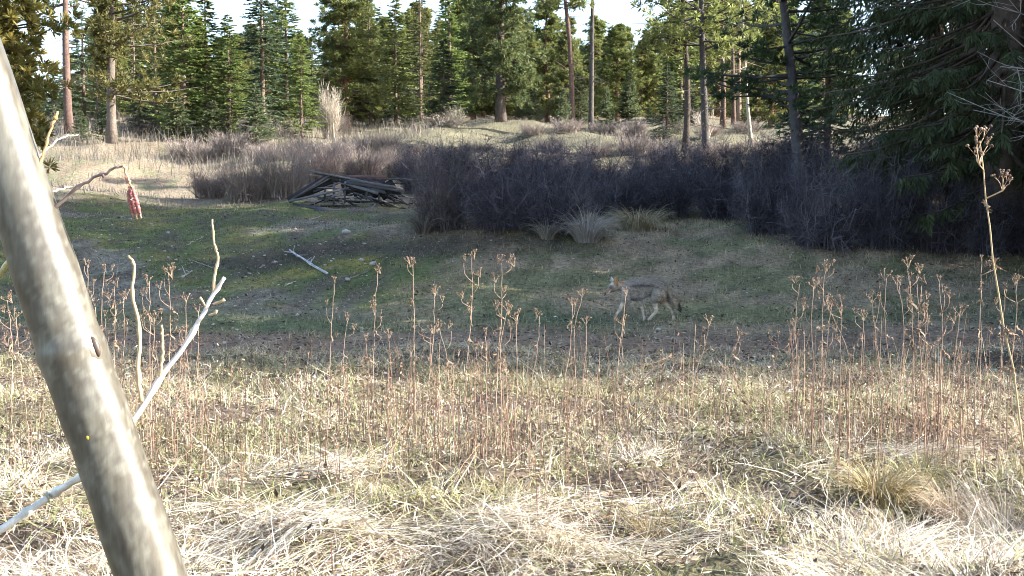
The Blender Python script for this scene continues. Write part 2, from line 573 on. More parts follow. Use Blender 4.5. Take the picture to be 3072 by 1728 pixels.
special_pine('pine_tree', 312, 2258, 46, -260, 'thin pale leaning trunk in front of the sunlit pines', Rc=.9, zb=7.5, r0=.07, nbr=30, cl=6, nd=22, bark=(.34, .30, .25), lean=(-.10, 0))
special_pine('pine_tree', 313, -30, 27, -600, 'large yellow green pine filling the top left corner', Rc=1.7, zb=1.0, r0=.2, nbr=150, cl=10, nd=30, bark=(.14, .10, .08), ca=(.075, .08, .02), cb=(.20, .17, .04), nl=.24, topr=.2)

# firs and pines of the forest edge one can tell apart: kind, variant, column, distance, tip row, label
edge = [
 ('darkfir', 0, 255, 58, 30, 'dark fir between the two tall bare trunks at left', 1.2),
 ('darkfir', 1, 165, 62, 180, 'dark fir under the sky gap, left of the reddish trunk', 1.0),
 ('thinfir', 0, 295, 54, 120, 'sparse light green fir just left of the grey pine', 1.0),
 ('youngfir', 0, 245, 48, 330, 'low fir at the foot of the reddish trunk', 1.0),
 ('youngfir', 1, 322, 47, 290, 'young fir at the foot of the grey pine', 1.0),
 ('darkfir', 2, 420, 52, 210, 'dark low fir just right of the grey pine', 1.3),
 ('thinfir', 1, 470, 55, -60, 'tall thin light fir with pale stem showing', 1.2),
 ('youngfir', 1, 535, 47, 285, 'small bluish fir in front of the tall firs', 1.2),
 ('fir', 0, 555, 52, -120, 'tall dense fir behind the small bluish fir', 1.1),
 ('fir', 1, 622, 53, -30, 'narrow fir left of the second sky gap', 1.2),
 ('fir', 2, 690, 51, 40, 'shorter broad fir below the second sky gap', 1.0),
 ('youngfir', 0, 640, 47, 300, 'young fir at the edge of the dry grass', 1.1),
 ('darkfir', 0, 790, 53, -90, 'dark tall fir right of the second sky gap', 1.1),
 ('fir', 1, 862, 55, -60, 'tall fir left of the pale bare willow', 1.1),
 ('fir', 0, 905, 49, 85, 'light green pointed fir behind the pale bare willow', .9),
 ('youngfir', 1, 770, 47, 260, 'young fir left of the pale bare willow', 1.1),
 ('bushpine', 0, 1040, 57, -140, 'full green pine behind the pale bare willow', 1.1),
 ('youngfir', 0, 1112, 58, 165, 'bright young fir right of the pale bare willow', .95),
 ('fir', 2, 1188, 60, -20, 'yellow green fir with bare stem foot beside the grassy rise', .85),
 ('darkfir', 1, 1332, 58, 105, 'dark layered fir left of the free standing pine', 1.15),
 ('thinfir', 0, 1262, 64, -60, 'thin bare stemmed fir between yellow green and dark firs', .9),
 ('bushpine', 1, 1420, 76, -40, 'olive pine behind the dark layered fir', 1.0),
 ('bushpine', 0, 1640, 72, -30, 'olive pine right of the free standing pine', 1.0),
 ('bushpine', 1, 1850, 66, 70, 'rounded olive pine below the right sky gap', 1.15),
 ('bushpine', 0, 1925, 70, 120, 'olive pine right of the right sky gap', 1.0),
 ('darkfir', 2, 2000, 52, 190, 'dark low fir left of the crooked pine', 1.2),
 ('youngfir', 1, 1880, 60, 250, 'light young pine like fir in front of the olive pines', 1.2),
 ('bushpine', 1, 2310, 58, 60, 'olive pine between pale leaning trunk and cedars', 1.2),
 ('bushpine', 0, 2150, 76, -60, 'olive pine behind the sunlit trunks', 1.2),
 ('fir', 1, 2040, 70, -60, 'fir behind the crooked pine', 1.0),
 ('darkfir', 1, 2480, 36, -250, 'dark fir between the leaning trunk and the cedars', .9),
]
for kind, v, px, Y, top, label, sxy in edge:
    tree(kind, v, px, Y, top, label, sxy=sxy * 1.3)

r8 = np.random.default_rng(19)
young = [430, 500, 590, 720, 830, 960, 1060, 1150, 1240, 1560, 1610, 1690, 1750, 1820, 1900, 1960, 2080, 2240]
# the forest behind, one by one
gap_px = [-200, 60, 105, 205, 260, 640, 665, 745, 790, 890, 905, 965, 1000, 1500, 1700, 1800, 1830, 1950, 2000, 2600, 3400]
gap_top = [-200, -100, 215, 215, -80, -80, 60, 60, -120, -120, 100, 100, -80, -40, 30, 40, 60, 60, -60, -80, -80]
WHERE = [(150, 'behind the top left corner pine'), (300, 'behind the reddish trunk at left'), (480, 'behind the tall grey pine'), (640, 'behind the tall thin light fir'), (760, 'below the second sky gap'),
         (960, 'left of the pale bare willow'), (1110, 'behind the pale bare willow'), (1250, 'behind the bright young fir'), (1400, 'behind the dark layered fir'), (1560, 'behind the free standing pine'), (1700, 'left of the leaning reddish trunk'),
         (1830, 'behind the straight slender trunk'), (1980, 'below the right sky gap'), (2130, 'behind the crooked pine'), (2300, 'behind the sunlit pine pair'), (9999, 'between the sunlit pine pair and the cedars')]
def where(px):
    return next(t for l, t in WHERE if px < l)
for i, px in enumerate(young):
    tree('youngfir', i % 2, px + r8.uniform(-15, 15), r8.uniform(54, 63), r8.uniform(200, 315), 'low young fir skirting the forest edge, ' + where(px).replace('behind', 'near'), sxy=r8.uniform(.9, 1.3), group='young firs along the forest edge')
r2 = np.random.default_rng(77)
pos = []
for row, (Y0, Y1, step) in enumerate(((66, 76, 74), (80, 92, 68), (98, 116, 62), (125, 150, 60))):
    px = -150.0
    while px < 3250:
        pos.append((px + r2.uniform(-20, 20), r2.uniform(Y0, Y1), row))
        px += step * r2.uniform(.75, 1.3)
for px, Y, row in pos:
    if 1380 < px < 1620 and Y < 74:
        continue
    if px > 2520 or (px > 2000 and row == 0):
        continue
    lim = np.interp(px, gap_px, gap_top)
    half = 55
    lim = max(lim, np.interp(px - half, gap_px, gap_top) * .7, np.interp(px + half, gap_px, gap_top) * .7)
    top = lim + abs(r2.normal(0, 75))
    p = at(px, 500, Y)
    zg = gz(p[0], p[1])
    if at(px, top, Y)[2] - zg > 24:
        top = 680 - (24 + zg - CAMZ) / Y * FPX
    kind = r2.choice(['fir', 'darkfir', 'bushpine', 'fir', 'bushpine', 'thinfir'] if px < 1400 else ['bushpine', 'bushpine', 'bushpine', 'fir', 'pine', 'bushpine'])
    lb = {'fir': 'green fir', 'darkfir': 'dark bluish fir', 'thinfir': 'sparse fir', 'pine': 'bare stemmed pine', 'bushpine': 'olive green pine'}[kind] + [', first', ', second', ', third', ', farthest'][row] + ' row of forest wall, ' + where(px)
    tree(kind, int(r2.integers(0, 3)) if kind != 'bushpine' else int(r2.integers(0, 2)), px, Y, top, lb, sxy=r2.uniform(1.0, 1.5), group='forest wall behind the clearing')

# ------------------------------------------------------------------ cedars on the right
def cedar_parts(seed, Ht, Rc, zb, r0, nbr, spr, sub=5, ca=(.024, .036, .014), cb=(.06, .07, .026), sz=1.0):
    r = np.random.default_rng(seed)
    t = np.sort(r.uniform(0, 1, nbr))
    zc = zb + (Ht - .2 - zb) * t
    L = (Rc * np.minimum(1, (1 - t) ** .55) * np.minimum(1, .7 + 3 * t) + .2) * r.uniform(.7, 1.12, nbr)
    az = r.uniform(0, 2 * math.pi, nbr)
    d0 = np.stack([np.cos(az), np.sin(az)], 1)
    s4 = np.linspace(0, 1, 5)
    dr = r.uniform(.35, .75, nbr)
    def bz(L, dr, s):
        return -dr * L * s * (1.15 - .55 * s)
    Pb = np.zeros((nbr, 5, 3))
    Pb[:, :, :2] = d0[:, None] * (L[:, None] * s4)[..., None]
    Pb[:, :, 2] = zc[:, None] + bz(L[:, None], dr[:, None], s4[None])
    W = np.outer(.012 + .011 * L, np.array([1, .8, .6, .4, .15]))
    m = nbr * spr
    bi = np.repeat(np.arange(nbr), spr)
    s = r.uniform(.2, 1, m) ** .8
    Cc = np.zeros((m, 3))
    Cc[:, :2] = d0[bi] * (L[bi] * s)[:, None]
    Cc[:, 2] = zc[bi] + bz(L[bi], dr[bi], s)
    a2 = az[bi] + r.choice([-1, 1], m) * r.uniform(.2, 1.2, m)
    D = norm(np.stack([np.cos(a2), np.sin(a2), r.normal(-1.2, .5, m)], 1))
    ln = sz * r.uniform(.22, .5, m)
    N0 = norm(np.cross(D, np.array([0, 0, 1.0])) + r.normal(0, .4, (m, 3)))
    # every spray is a small fern: a mid leaf and side leaflets
    Bs, Ds, Ns, Ls, Ks = [], [], [], [], []
    kcol = r.beta(2, 2, m)
    for j in range(sub):
        f = j / max(sub - 1, 1)
        sg = 1 if j % 2 else -1
        Bs.append(Cc + D * (ln * f * .75)[:, None])
        dd = norm(D + N0 * sg * .75 * (1 - f * .8) + r.normal(0, .12, (m, 3)) - np.array([0, 0, .25]))
        Ds.append(dd)
        Ns.append(norm(np.cross(dd, np.cross(D, N0)) + r.normal(0, .2, (m, 3))))
        Ls.append(ln * .42 * (1.1 - .4 * f) * r.uniform(.8, 1.2, m))
        Ks.append(kcol)
    B = np.concatenate(Bs); Dd = np.concatenate(Ds); Nn = np.concatenate(Ns); Ll = np.concatenate(Ls); Kk = np.concatenate(Ks)
    V, F = diamonds(B, Dd, Nn, Ll, Ll * .115)
    c = np.array(ca)[None] * (1 - Kk[:, None]) + np.array(cb)[None] * Kk[:, None]
    g = Geo()
    g.add(V, F, np.repeat(c, 4, 0))
    gt, _ = conifer_trunk(r, Ht, r0, limbs=(Pb, W), colr=(.11, .085, .07), sides=12)
    return gt.mesh('trunk', M_bark), g.mesh('crown', M_cedar)

cedA = cedar_parts(401, 17, 3.3, 1.5, .34, 400, 44, 7, sz=.95)
cedB = cedar_parts(402, 18, 3.2, 1.2, .32, 280, 32, 5, sz=1.25)
def cedar(ms, x, y, sc, rz, label, group=None):
    return place_tree('cedar_tree', ms, (x, y, gz(x, y)), sc, rz, label, group)
cedar(cedA, 9.05, 20.3, 1.0, .4, 'dark cedar with trunk showing at the right edge of the clearing')
cedar(cedB, 10.3, 25.0, 1.0, 1.9, 'dark drooping cedar behind the thicket, left of the right edge cedar')
cedar(cedA, 12.2, 18.0, 1.0, 2.4, 'dark cedar reaching in from beyond the right edge')
for i, (x, y, s) in enumerate(((11.8, 30.0, .95), (14.0, 34.0, .9), (16.0, 30.0, .95), (11.2, 12.0, .98), (14.5, 11.2, 1.1), (13.5, 14.6, 1.1), (16.5, 13.2, 1.15), (15.3, 17.5, 1.2), (12.6, 21.5, 1.05), (16.2, 21.0, 1.15), (19.0, 16.5, 1.25), (18.5, 11.2, 1.2), (13.6, 24.3, 1.05), (16.0, 26.3, 1.1), (18.5, 23.8, 1.2))):
    cedar(cedB, x, y - .04 * (x - 3) if y < 20 else y + 1.0, s, i * 1.3, 'cedar of the dark grove beyond the right edge', 'cedar grove to the right')

# ------------------------------------------------------------------ shrubs
def shrub_mesh(name, seed, Hs, Rs, nst, ntw, colr, upright=.6, w0=.008, r0=None, wig=.12, kids=0, colr2=None, tl=(.08, .3), tdir=.75):
    r = np.random.default_rng(seed)
    r0 = Rs * .45 if r0 is None else r0
    a = r.uniform(0, 6.283, nst)
    rb = r0 * np.sqrt(r.uniform(0, 1, nst))
    base = np.stack([rb * np.cos(a), rb * np.sin(a), np.full(nst, -.05)], 1)
    a2 = a + r.normal(0, .9, nst)
    out = (Rs - rb) * r.uniform(.2, 1.05, nst) * (1 - upright * .5)
    hh = Hs * r.beta(2.6, 1.5, nst) * (1 - .3 * (out / Rs) ** 2) * (.82 + .22 * np.sin(2 * a2 + seed) * (out / Rs + .3)) + .1 * Hs
    k = 6
    s = np.linspace(0, 1, k)
    P = base[:, None] + np.stack([np.cos(a2)[:, None] * out[:, None] * s ** 1.5, np.sin(a2)[:, None] * out[:, None] * s ** 1.5, hh[:, None] * (s ** .9)], -1)
    P += np.cumsum(r.normal(0, wig * .25, P.shape), 1) * s[None, :, None] * Hs * .4
    W = w0 * r.uniform(.6, 1.4, (nst, 1)) * np.where(r.uniform(0, 1, (nst, 1)) < .08, 2.2, 1) * np.array([1, .9, .75, .6, .4, .2])[None]
    g = Geo()
    V, F = ribbons(P, W, norm(r.normal(size=(nst, 3)) * np.array([1, 1, .1])))
    c0 = np.array(colr)
    cs = c0[None] * r.uniform(.65, 1.4, (nst, 1))
    if colr2 is not None:
        q = r.uniform(0, 1, nst)[:, None] ** 1.8
        cs = cs * (1 - q) + np.array(colr2)[None] * q
    g.add(V, F, np.repeat(cs, k * 2, 0))
    # side twigs
    si = r.integers(0, nst, ntw)
    sp = r.uniform(.12, .97, ntw)
    fi = sp * (k - 1)
    i0 = np.minimum(fi.astype(int), k - 2)
    f = (fi - i0)[:, None]
    B = P[si, i0] * (1 - f) + P[si, i0 + 1] * f
    T = norm(P[si, i0 + 1] - P[si, i0])
    D = norm(T * upright + rvec(ntw, r) * tdir + np.array([0, 0, .25]))
    ln = Hs * r.uniform(tl[0], tl[1], ntw) * (1.1 - .5 * sp)
    s3 = np.linspace(0, 1, 3)
    Pt = B[:, None] + D[:, None] * (ln[:, None] * s3)[..., None]
    Pt[:, 2] += rvec(ntw, r) * (ln * .12)[:, None]
    Wt = w0 * .5 * r.uniform(.7, 1.4, (ntw, 1)) * np.array([1, .75, .3])[None]
    V, F = ribbons(Pt, Wt, norm(np.cross(D, rvec(ntw, r))))
    g.add(V, F, np.repeat(cs[si] * 1.08, 6, 0))
    if kids:
        # dead seed tops
        ki = r.choice(nst, min(kids, nst), replace=False)
        ki = np.repeat(ki, 9)
        n = len(ki)
        B = P[ki, -1] + r.normal(0, .02, (n, 3)) - np.array([0, 0, 1.0]) * r.uniform(0, .14, n)[:, None]
        D = norm(rvec(n, r) + np.array([0, 0, .9]))
        V, F = diamonds(B, D, norm(np.cross(D, rvec(n, r))), r.uniform(.03, .06, n), np.full(n, .012))
        g.add(V, F, np.array([.075, .05, .045]))
    return g.mesh(name, M_twig)

BR = (.15, .115, .105)
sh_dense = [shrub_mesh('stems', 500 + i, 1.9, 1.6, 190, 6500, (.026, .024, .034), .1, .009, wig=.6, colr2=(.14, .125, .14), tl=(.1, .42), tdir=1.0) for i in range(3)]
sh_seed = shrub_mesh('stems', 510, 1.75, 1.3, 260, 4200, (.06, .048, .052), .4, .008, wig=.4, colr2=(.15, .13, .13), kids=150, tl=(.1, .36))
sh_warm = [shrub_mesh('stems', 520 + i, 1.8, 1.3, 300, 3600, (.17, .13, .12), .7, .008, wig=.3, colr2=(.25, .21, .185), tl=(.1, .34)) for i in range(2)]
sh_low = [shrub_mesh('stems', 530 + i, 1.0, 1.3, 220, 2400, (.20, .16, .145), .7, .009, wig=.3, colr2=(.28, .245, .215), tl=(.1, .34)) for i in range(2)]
sh_willow = shrub_mesh('stems', 540, 3.0, 1.1, 260, 2200, (.33, .28, .23), .9, .010, r0=.3, colr2=(.42, .37, .31))
sh_bare = shrub_mesh('stems', 541, 2.2, 1.2, 60, 700, (.30, .26, .22), .6, .012, r0=.3)

def shrub(me, hp, rp, px, by, top, wpx, label, group=None, name='bare_shrub', cat='shrub'):
    p = ground(px, by)
    ht = at(px, top, p[1])[2] - p[2]
    wd = wpx / FPX * p[1]
    o = obj(name, me, None, p, (0, 0, random.uniform(0, 6.28)), (wd / rp / 2, wd / rp / 2, ht / hp))
    tag(o, label, cat, group)
    return o

# shaded thicket
front = [
 (sh_seed, 1.75, 1.3, 1330, 690, 425, 300, 'dark shrub with brown seed tops just right of the collapsed shed'),
 (sh_dense[0], 1.9, 1.6, 1495, 685, 460, 300, 'dark bare shrub behind the yellow moss patch'),
 (sh_dense[1], 1.9, 1.6, 1655, 690, 445, 320, 'dark bare shrub directly behind the drooping grass tussock'),
 (sh_dense[2], 1.9, 1.6, 1835, 655, 465, 270, 'dark bare shrub behind the pale grass mound'),
 (sh_dense[0], 1.9, 1.6, 1985, 652, 425, 330, 'dark bare shrub right of the pale grass mound, above the coyote'),
 (sh_dense[1], 1.9, 1.6, 2165, 660, 462, 260, 'dark bare shrub in the middle of the thicket below the sunlit trunks'),
 (sh_dense[2], 1.9, 1.6, 2315, 700, 425, 330, 'dark bare shrub below the leaning blue grey trunk'),
 (sh_dense[0], 1.9, 1.6, 2475, 740, 470, 370, 'dark blue looking shrub bulging forward at the right of the thicket'),
 (sh_dense[1], 1.9, 1.6, 2655, 742, 430, 300, 'dark shrub under the left edge of the cedars'),
 (sh_dense[2], 1.9, 1.6, 2800, 755, 490, 330, 'dark shrub under the drooping cedar branches'),
 (sh_dense[0], 1.9, 1.6, 2940, 760, 520, 260, 'low dark shrub just left of the cedar trunk'),
 (sh_dense[1], 1.9, 1.6, 3090, 765, 560, 260, 'low dark shrub at the right frame edge by the cedar trunk'),
]
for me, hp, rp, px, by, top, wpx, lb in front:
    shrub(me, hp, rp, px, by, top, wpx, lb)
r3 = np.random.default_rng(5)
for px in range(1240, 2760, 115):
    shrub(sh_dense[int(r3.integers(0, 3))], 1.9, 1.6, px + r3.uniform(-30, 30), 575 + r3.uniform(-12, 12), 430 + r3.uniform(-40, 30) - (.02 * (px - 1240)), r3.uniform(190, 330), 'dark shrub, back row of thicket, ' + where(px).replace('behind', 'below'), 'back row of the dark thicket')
# sunlit brush left of the shed
for px, by, top, wpx, lb in ((630, 592, 490, 190, 'low brown shrub at the left end of the brush by the sunlit field'),
                             (735, 600, 455, 230, 'brown upright shrub left of the collapsed shed'),
                             (850, 590, 410, 240, 'tall brown shrub behind the left end of the collapsed shed'),
                             (960, 545, 400, 240, 'brown shrub directly behind the collapsed shed'),
                             (1090, 535, 425, 230, 'reddish brown shrub behind the right end of the collapsed shed'),
                             (1210, 530, 430, 200, 'brown shrub between collapsed shed and seed topped shrub')):
    shrub(sh_warm[random.randint(0, 1)], 1.8, 1.3, px, by, top, wpx, lb)
for px in list(range(540, 1330, 75)) + list(range(1330, 2400, 110)):
    by = 468 + r3.uniform(-22, 18)
    if 1150 < px < 1660:
        by = 450 + r3.uniform(-5, 18)
    shrub(sh_low[int(r3.integers(0, 2))], 1.0, 1.3, px + r3.uniform(-25, 25), by, by - r3.uniform(50, 85) * (.45 if 1150 < px < 1660 else 1), r3.uniform(150, 210), 'low shrub on the far slope, ' + where(px).replace('behind', 'in front of'), 'low shrubs on the far slope')
for px in (430, 520, 660, 760, 880, 1010, 1600, 1700, 1810, 1900, 2020, 2130, 2240):
    by = 402 + r3.uniform(-8, 6)
    shrub(sh_low[int(r3.integers(0, 2))], 1.0, 1.3, px, by, by - r3.uniform(35, 70), r3.uniform(130, 190), 'low grey shrub at forest edge, ' + where(px).replace('behind', 'in front of'), 'low shrubs along the forest edge')
shrub(sh_willow, 3.0, 1.1, 990, 418, 240, 130, 'tall pale bare willow fan in front of the dark firs', name='bare_willow')
shrub(sh_bare, 2.2, 1.2, 1365, 382, 305, 120, 'thin whitish bare bush left of the free standing pine', name='bare_bush')
shrub(sh_bare, 2.2, 1.2, 2110, 415, 300, 150, 'thin bluish bare bush below the straight dark pine trunk', name='bare_bush')
shrub(sh_bare, 2.2, 1.2, 1330, 376, 335, 190, 'low dark bare bush at the foot of the dark layered fir', name='bare_bush')

# bare hanging twigs of a deciduous branch before the cedar
def branchy(p0, p1, r, n, w0, colr, depth=2):
    g = Geo()
    def rec(a, b, rad, lev):
        L = np.linalg.norm(b - a)
        mid = (a + b) / 2 + r.normal(0, .07 * L, 3)
        P = spline([a, mid, b], 7)
        V, F = tube(P, np.linspace(rad, rad * .4, 7), 4)
        g.add(V, F, np.array(colr) * r.uniform(.8, 1.2))
        if lev:
            for q in range(n):
                i = r.integers(1, 6)
                d = norm(norm(b - a) + r.normal(0, .65, 3) - np.array([0, 0, .15]))
                rec(P[i], P[i] + d * L * r.uniform(.3, .6), rad * .55, lev - 1)
    rec(np.asarray(p0, float), np.asarray(p1, float), w0, depth)
    return g

# ------------------------------------------------------------------ grasses
def blades(g, x, y, ln, wd, lean, az, colr, r, k=4, curl=.5, zoff=0.0, zmin=0.004, wav=.12):
    n = len(x)
    s = np.linspace(0, 1, k)
    z0 = H(x, y) + zoff
    th = lean[:, None] + curl * (s[None] ** 1.3) * r.uniform(.4, 1.5, (n, 1))
    th = np.clip(th, 0, 2.2)
    ds = ln[:, None] / (k - 1)
    dx = np.cumsum(np.concatenate([np.zeros((n, 1)), np.sin(th[:, :-1]) * ds], 1), 1)
    dz = np.cumsum(np.concatenate([np.zeros((n, 1)), np.cos(th[:, :-1]) * ds], 1), 1)
    P = np.stack([x[:, None] + np.cos(az)[:, None] * dx, y[:, None] + np.sin(az)[:, None] * dx, z0[:, None] + dz], -1)
    P[:, 1:, :2] += np.cumsum(np.cumsum(r.normal(0, wav, (n, k - 1, 2)), 1) * ds[..., None], 1)
    zg = H(P[..., 0].ravel(), P[..., 1].ravel()).reshape(n, k)
    P[..., 2] = np.maximum(P[..., 2], zg + zmin + r.uniform(0, .035, (n, 1)) * (s[None] > 0))
    W = wd[:, None] * .5 * np.linspace(1, .08, k)[None] ** .7
    S = norm(np.stack([-np.sin(az), np.cos(az), np.zeros(n)], 1) + r.normal(0, .5, (n, 3)))
    V, F = ribbons(P, W, S)
    g.add(V, F, np.repeat(colr, k * 2, 0))

def fan_xy(n, d0, d1, r, margin=1.1, p=1.0):
    """even scatter over the ground wedge in view between two distances"""
    y = np.sqrt(r.uniform(d0 ** 2, d1 ** 2, n)) if p == 1 else d0 + (d1 - d0) * r.uniform(0, 1, n) ** p
    x = r.uniform(-1, 1, n) * (y * .467 * margin + .2)
    return x, y

def cmix(n, r, cols, wts):
    i = r.choice(len(cols), n, p=np.array(wts) / sum(wts))
    return np.array(cols)[i] * r.uniform(.75, 1.25, (n, 1))

r4 = np.random.default_rng(31)
STRAW, PALE, GREEN, OLIVE, RED, GREY = (.43, .355, .245), (.64, .57, .47), (.22, .25, .10), (.38, .36, .18), (.15, .085, .065), (.22, .185, .16)
# flattened pale grass by the camera
g = Geo()
n = 90000
x, y = fan_xy(n, 3.6, 6.1, r4)
cl = sines(x, y, 41, 1.5, 3)
keep = (r4.uniform(0, 1, n) < np.clip(-.4 + 1.1 * cl + 1.0 * sstep(5.0, 3.9, y) + .45 * sstep(5.6, 4.6, y) * sstep(0, 1.5, x), .0, 1))
x, y = x[keep], y[keep]; n = len(x); cl = cl[keep]
az = 2.6 * sines(x, y, 42, 2.2, 2) + r4.normal(0, .45, n) + .3
az = np.where(r4.uniform(0, 1, n) < .25, r4.uniform(0, 6.28, n), az)
blades(g, x, y, r4.gamma(3, .042, n) + .04, r4.uniform(.0016, .0045, n), r4.uniform(1.0, 1.75, n), az, cmix(n, r4, [PALE, (.72, .67, .58), STRAW, OLIVE, (.20, .135, .09), (.10, .075, .058)], [4, 4, 2.5, 1.2, 1.8, 1.4]), r4, k=5, curl=.3, zoff=r4.uniform(0, .08, n) * np.clip(.4 + cl, .1, 1), wav=.16)
tag(obj('flattened_grass', g.mesh('flattened_grass', M_grass)), 'pale flattened dead grass nearest the camera', 'grass', kind='stuff')
# ragged sunlit meadow
g = Geo()
n = 165000
x, y = fan_xy(n, 3.7, 11.6, r4, p=1)
cl = sines(x, y, 43, 1.1, 3); c2 = sines(x, y, 44, 3, 2)
keep = r4.uniform(0, 1, n) < np.clip(.6 + .9 * cl + .25 * sstep(7, 9.5, y), .08, 1) * (1 - .75 * sstep(10.6, 11.6, y + .5 * c2))
x, y, cl, c2 = x[keep], y[keep], cl[keep], c2[keep]; n = len(x)
colr = cmix(n, r4, [STRAW, PALE, GREEN, OLIVE, GREY, RED], [2.4, 2.6, 1.5, 2.0, 1.8, .7])
gr = (sstep(0, .5, c2) * r4.uniform(0, 1, n))[:, None] * .6
colr = colr * (1 - gr) + np.array([[.22, .22, .07]]) * gr
blades(g, x, y, (r4.gamma(2.5, .022, n) * (1 + .4 * cl) + .025) * (1 - .3 * sstep(8, 10.5, y)), r4.uniform(.003, .008, n), np.abs(r4.normal(.8, .55, n)), r4.uniform(0, 6.28, n), colr, r4, k=4, curl=1.1, wav=.3)
tag(obj('meadow_grass', g.mesh('meadow_grass', M_grass)), 'ragged sunlit straw and green meadow grass', 'grass', kind='stuff')
# broken thatch between the blades
g = Geo()
n = 42000
x, y = fan_xy(n, 3.6, 10.8, r4, p=.9)
D = norm(np.stack([r4.normal(size=n), r4.normal(size=n), r4.normal(0, .35, n)], 1))
lt = r4.uniform(.012, .06, n)
V, F = diamonds(np.stack([x, y, H(x, y) + r4.uniform(.004, .05, n)], 1), D, norm(np.cross(D, np.stack([r4.normal(0, .6, n), r4.normal(0, .6, n), np.ones(n)], 1))), lt, lt * r4.uniform(.06, .22, n))
g.add(V, F, np.repeat(cmix(n, r4, [(.10, .07, .05), (.055, .04, .032), (.24, .18, .12), (.52, .46, .38), (.16, .16, .07)], [3, 3, 2, 1.3, 1]), 4, 0))
tag(obj('thatch', g.mesh('thatch', M_grass)), 'broken brown thatch and leaf scraps between the near grass blades', 'litter', kind='stuff')
# thin brown weed stems nobody could count
g = Geo()
n = 1500
x, y = fan_xy(n, 4.4, 9.6, r4, p=.8)
cl = sines(x, y, 45, 1.7, 3)
keep = cl + r4.normal(0, .35, n) > .05
x, y = x[keep], y[keep]; n = len(x)
ln = r4.uniform(.08, .5, n) * sstep(10.5, 6.5, y) + .05
az = r4.uniform(0, 6.28, n); le = np.abs(r4.normal(0, .16, n)); le = np.where(r4.uniform(0, 1, n) < .1, r4.uniform(.5, 1.0, n), le)
k = 4; s = np.linspace(0, 1, k)
P = np.stack([x[:, None] + (np.cos(az) * np.sin(le) * ln)[:, None] * s, y[:, None] + (np.sin(az) * np.sin(le) * ln)[:, None] * s, H(x, y)[:, None] - .01 + (np.cos(le) * ln)[:, None] * s], -1)
P[:, 1:, :2] += np.cumsum(r4.normal(0, .008, (n, k - 1, 2)), 1)
V, F = prisms(P, np.outer(r4.uniform(.0012, .0026, n), [1, .9, .7, .5]))
g.add(V, F, np.repeat(cmix(n, r4, [(.13, .07, .055), (.09, .055, .045), (.30, .22, .16), (.20, .15, .12)], [3, 3, 1, 1.5]), k * 3, 0))
# and the clumps of thin stems at the feet of the tall tansies
for wx, wy in ((980, 7.0), (1122, 6.8), (1250, 6.9), (1380, 6.3), (1402, 6.3), (1492, 6.2), (1505, 6.0), (1672, 7.0), (1842, 7.0), (2070, 7.0), (2402, 6.5), (2462, 6.2), (2475, 6.1), (2655, 6.6), (2690, 6.3), (2755, 6.0), (2765, 6.1), (2830, 6.3), (2925, 5.8), (3010, 6.3), (325, 6.5), (440, 6.6), (512, 6.4), (300, 6.2), (1200, 5.6), (1560, 5.7), (2560, 5.6), (2880, 5.5), (820, 5.8), (650, 6.0)):
    q = 17
    bx = (wx - 1536) / FPX * wy + r4.normal(0, .11, q); by = wy + r4.normal(0, .16, q)
    l2 = r4.uniform(.18, .72, q); a2 = r4.uniform(0, 6.28, q); e2 = np.abs(r4.normal(0, .13, q))
    Pq = np.stack([bx[:, None] + (np.cos(a2) * np.sin(e2) * l2)[:, None] * s, by[:, None] + (np.sin(a2) * np.sin(e2) * l2)[:, None] * s, H(bx, by)[:, None] - .01 + (np.cos(e2) * l2)[:, None] * s], -1)
    Pq[:, 1:, :2] += np.cumsum(r4.normal(0, .007, (q, k - 1, 2)), 1)
    V, F = prisms(Pq, np.outer(r4.uniform(.0012, .0026, q), [1, .9, .7, .5]))
    g.add(V, F, np.repeat(cmix(q, r4, [(.15, .085, .065), (.09, .055, .045), (.34, .25, .18)], [2, 2, 2]), k * 3, 0))
    P = np.concatenate([P, Pq]); n += q
m = 4500
# withered leaf scraps along them
i = r4.integers(0, n, m); f = r4.uniform(.3, 1.02, m)[:, None] * (k - 1)
i0 = np.minimum(f.astype(int), k - 2)[:, 0]; fr = f - i0[:, None]
B = P[i, i0] * (1 - fr) + P[i, i0 + 1] * fr
D = norm(rvec(m, r4) - np.array([0, 0, .3]))
V, F = diamonds(B, D, norm(np.cross(D, rvec(m, r4))), r4.uniform(.012, .04, m), r4.uniform(.002, .006, m))
g.add(V, F, np.repeat(cmix(m, r4, [(.22, .13, .08), (.36, .26, .16), (.14, .09, .07)], [3, 2, 1]), 4, 0))
tag(obj('weed_stems', g.mesh('weed_stems', M_weed)), 'thin red brown dead weed stems through the sunlit meadow', 'weeds', kind='stuff')
# short turf in the shade
g = Geo()
n = 105000
x, y = fan_xy(n, 10.8, 30, r4, p=1.0)
tr = sstep(10.8, 11.4, y) * sstep(13.8, 13.0, y)
cl = sines(x, y, 46, 1.3, 3)
keep = r4.uniform(0, 1, n) < np.clip(.8 + .5 * cl, .2, 1) * (1 - .72 * tr)
x, y = x[keep], y[keep]; n = len(x)
base = ground_color(x, y)
colr = base * r4.uniform(.55, 1.6, (n, 1)) + (r4.uniform(0, 1, n) < .35)[:, None] * np.array([[.14, .125, .10]])
left = sstep(0, -3, x) * sstep(14, 16, y)
blades(g, x, y, r4.uniform(.03, .11, n) * (1 - .45 * left) * (1 + .3 * (y > 18)), r4.uniform(.006, .014, n), np.abs(r4.normal(.5, .4, n)), r4.uniform(0, 6.28, n), colr, r4, k=3, curl=.9)
tag(obj('turf', g.mesh('turf', M_grass)), 'short grey green turf of the shaded clearing', 'grass', kind='stuff')
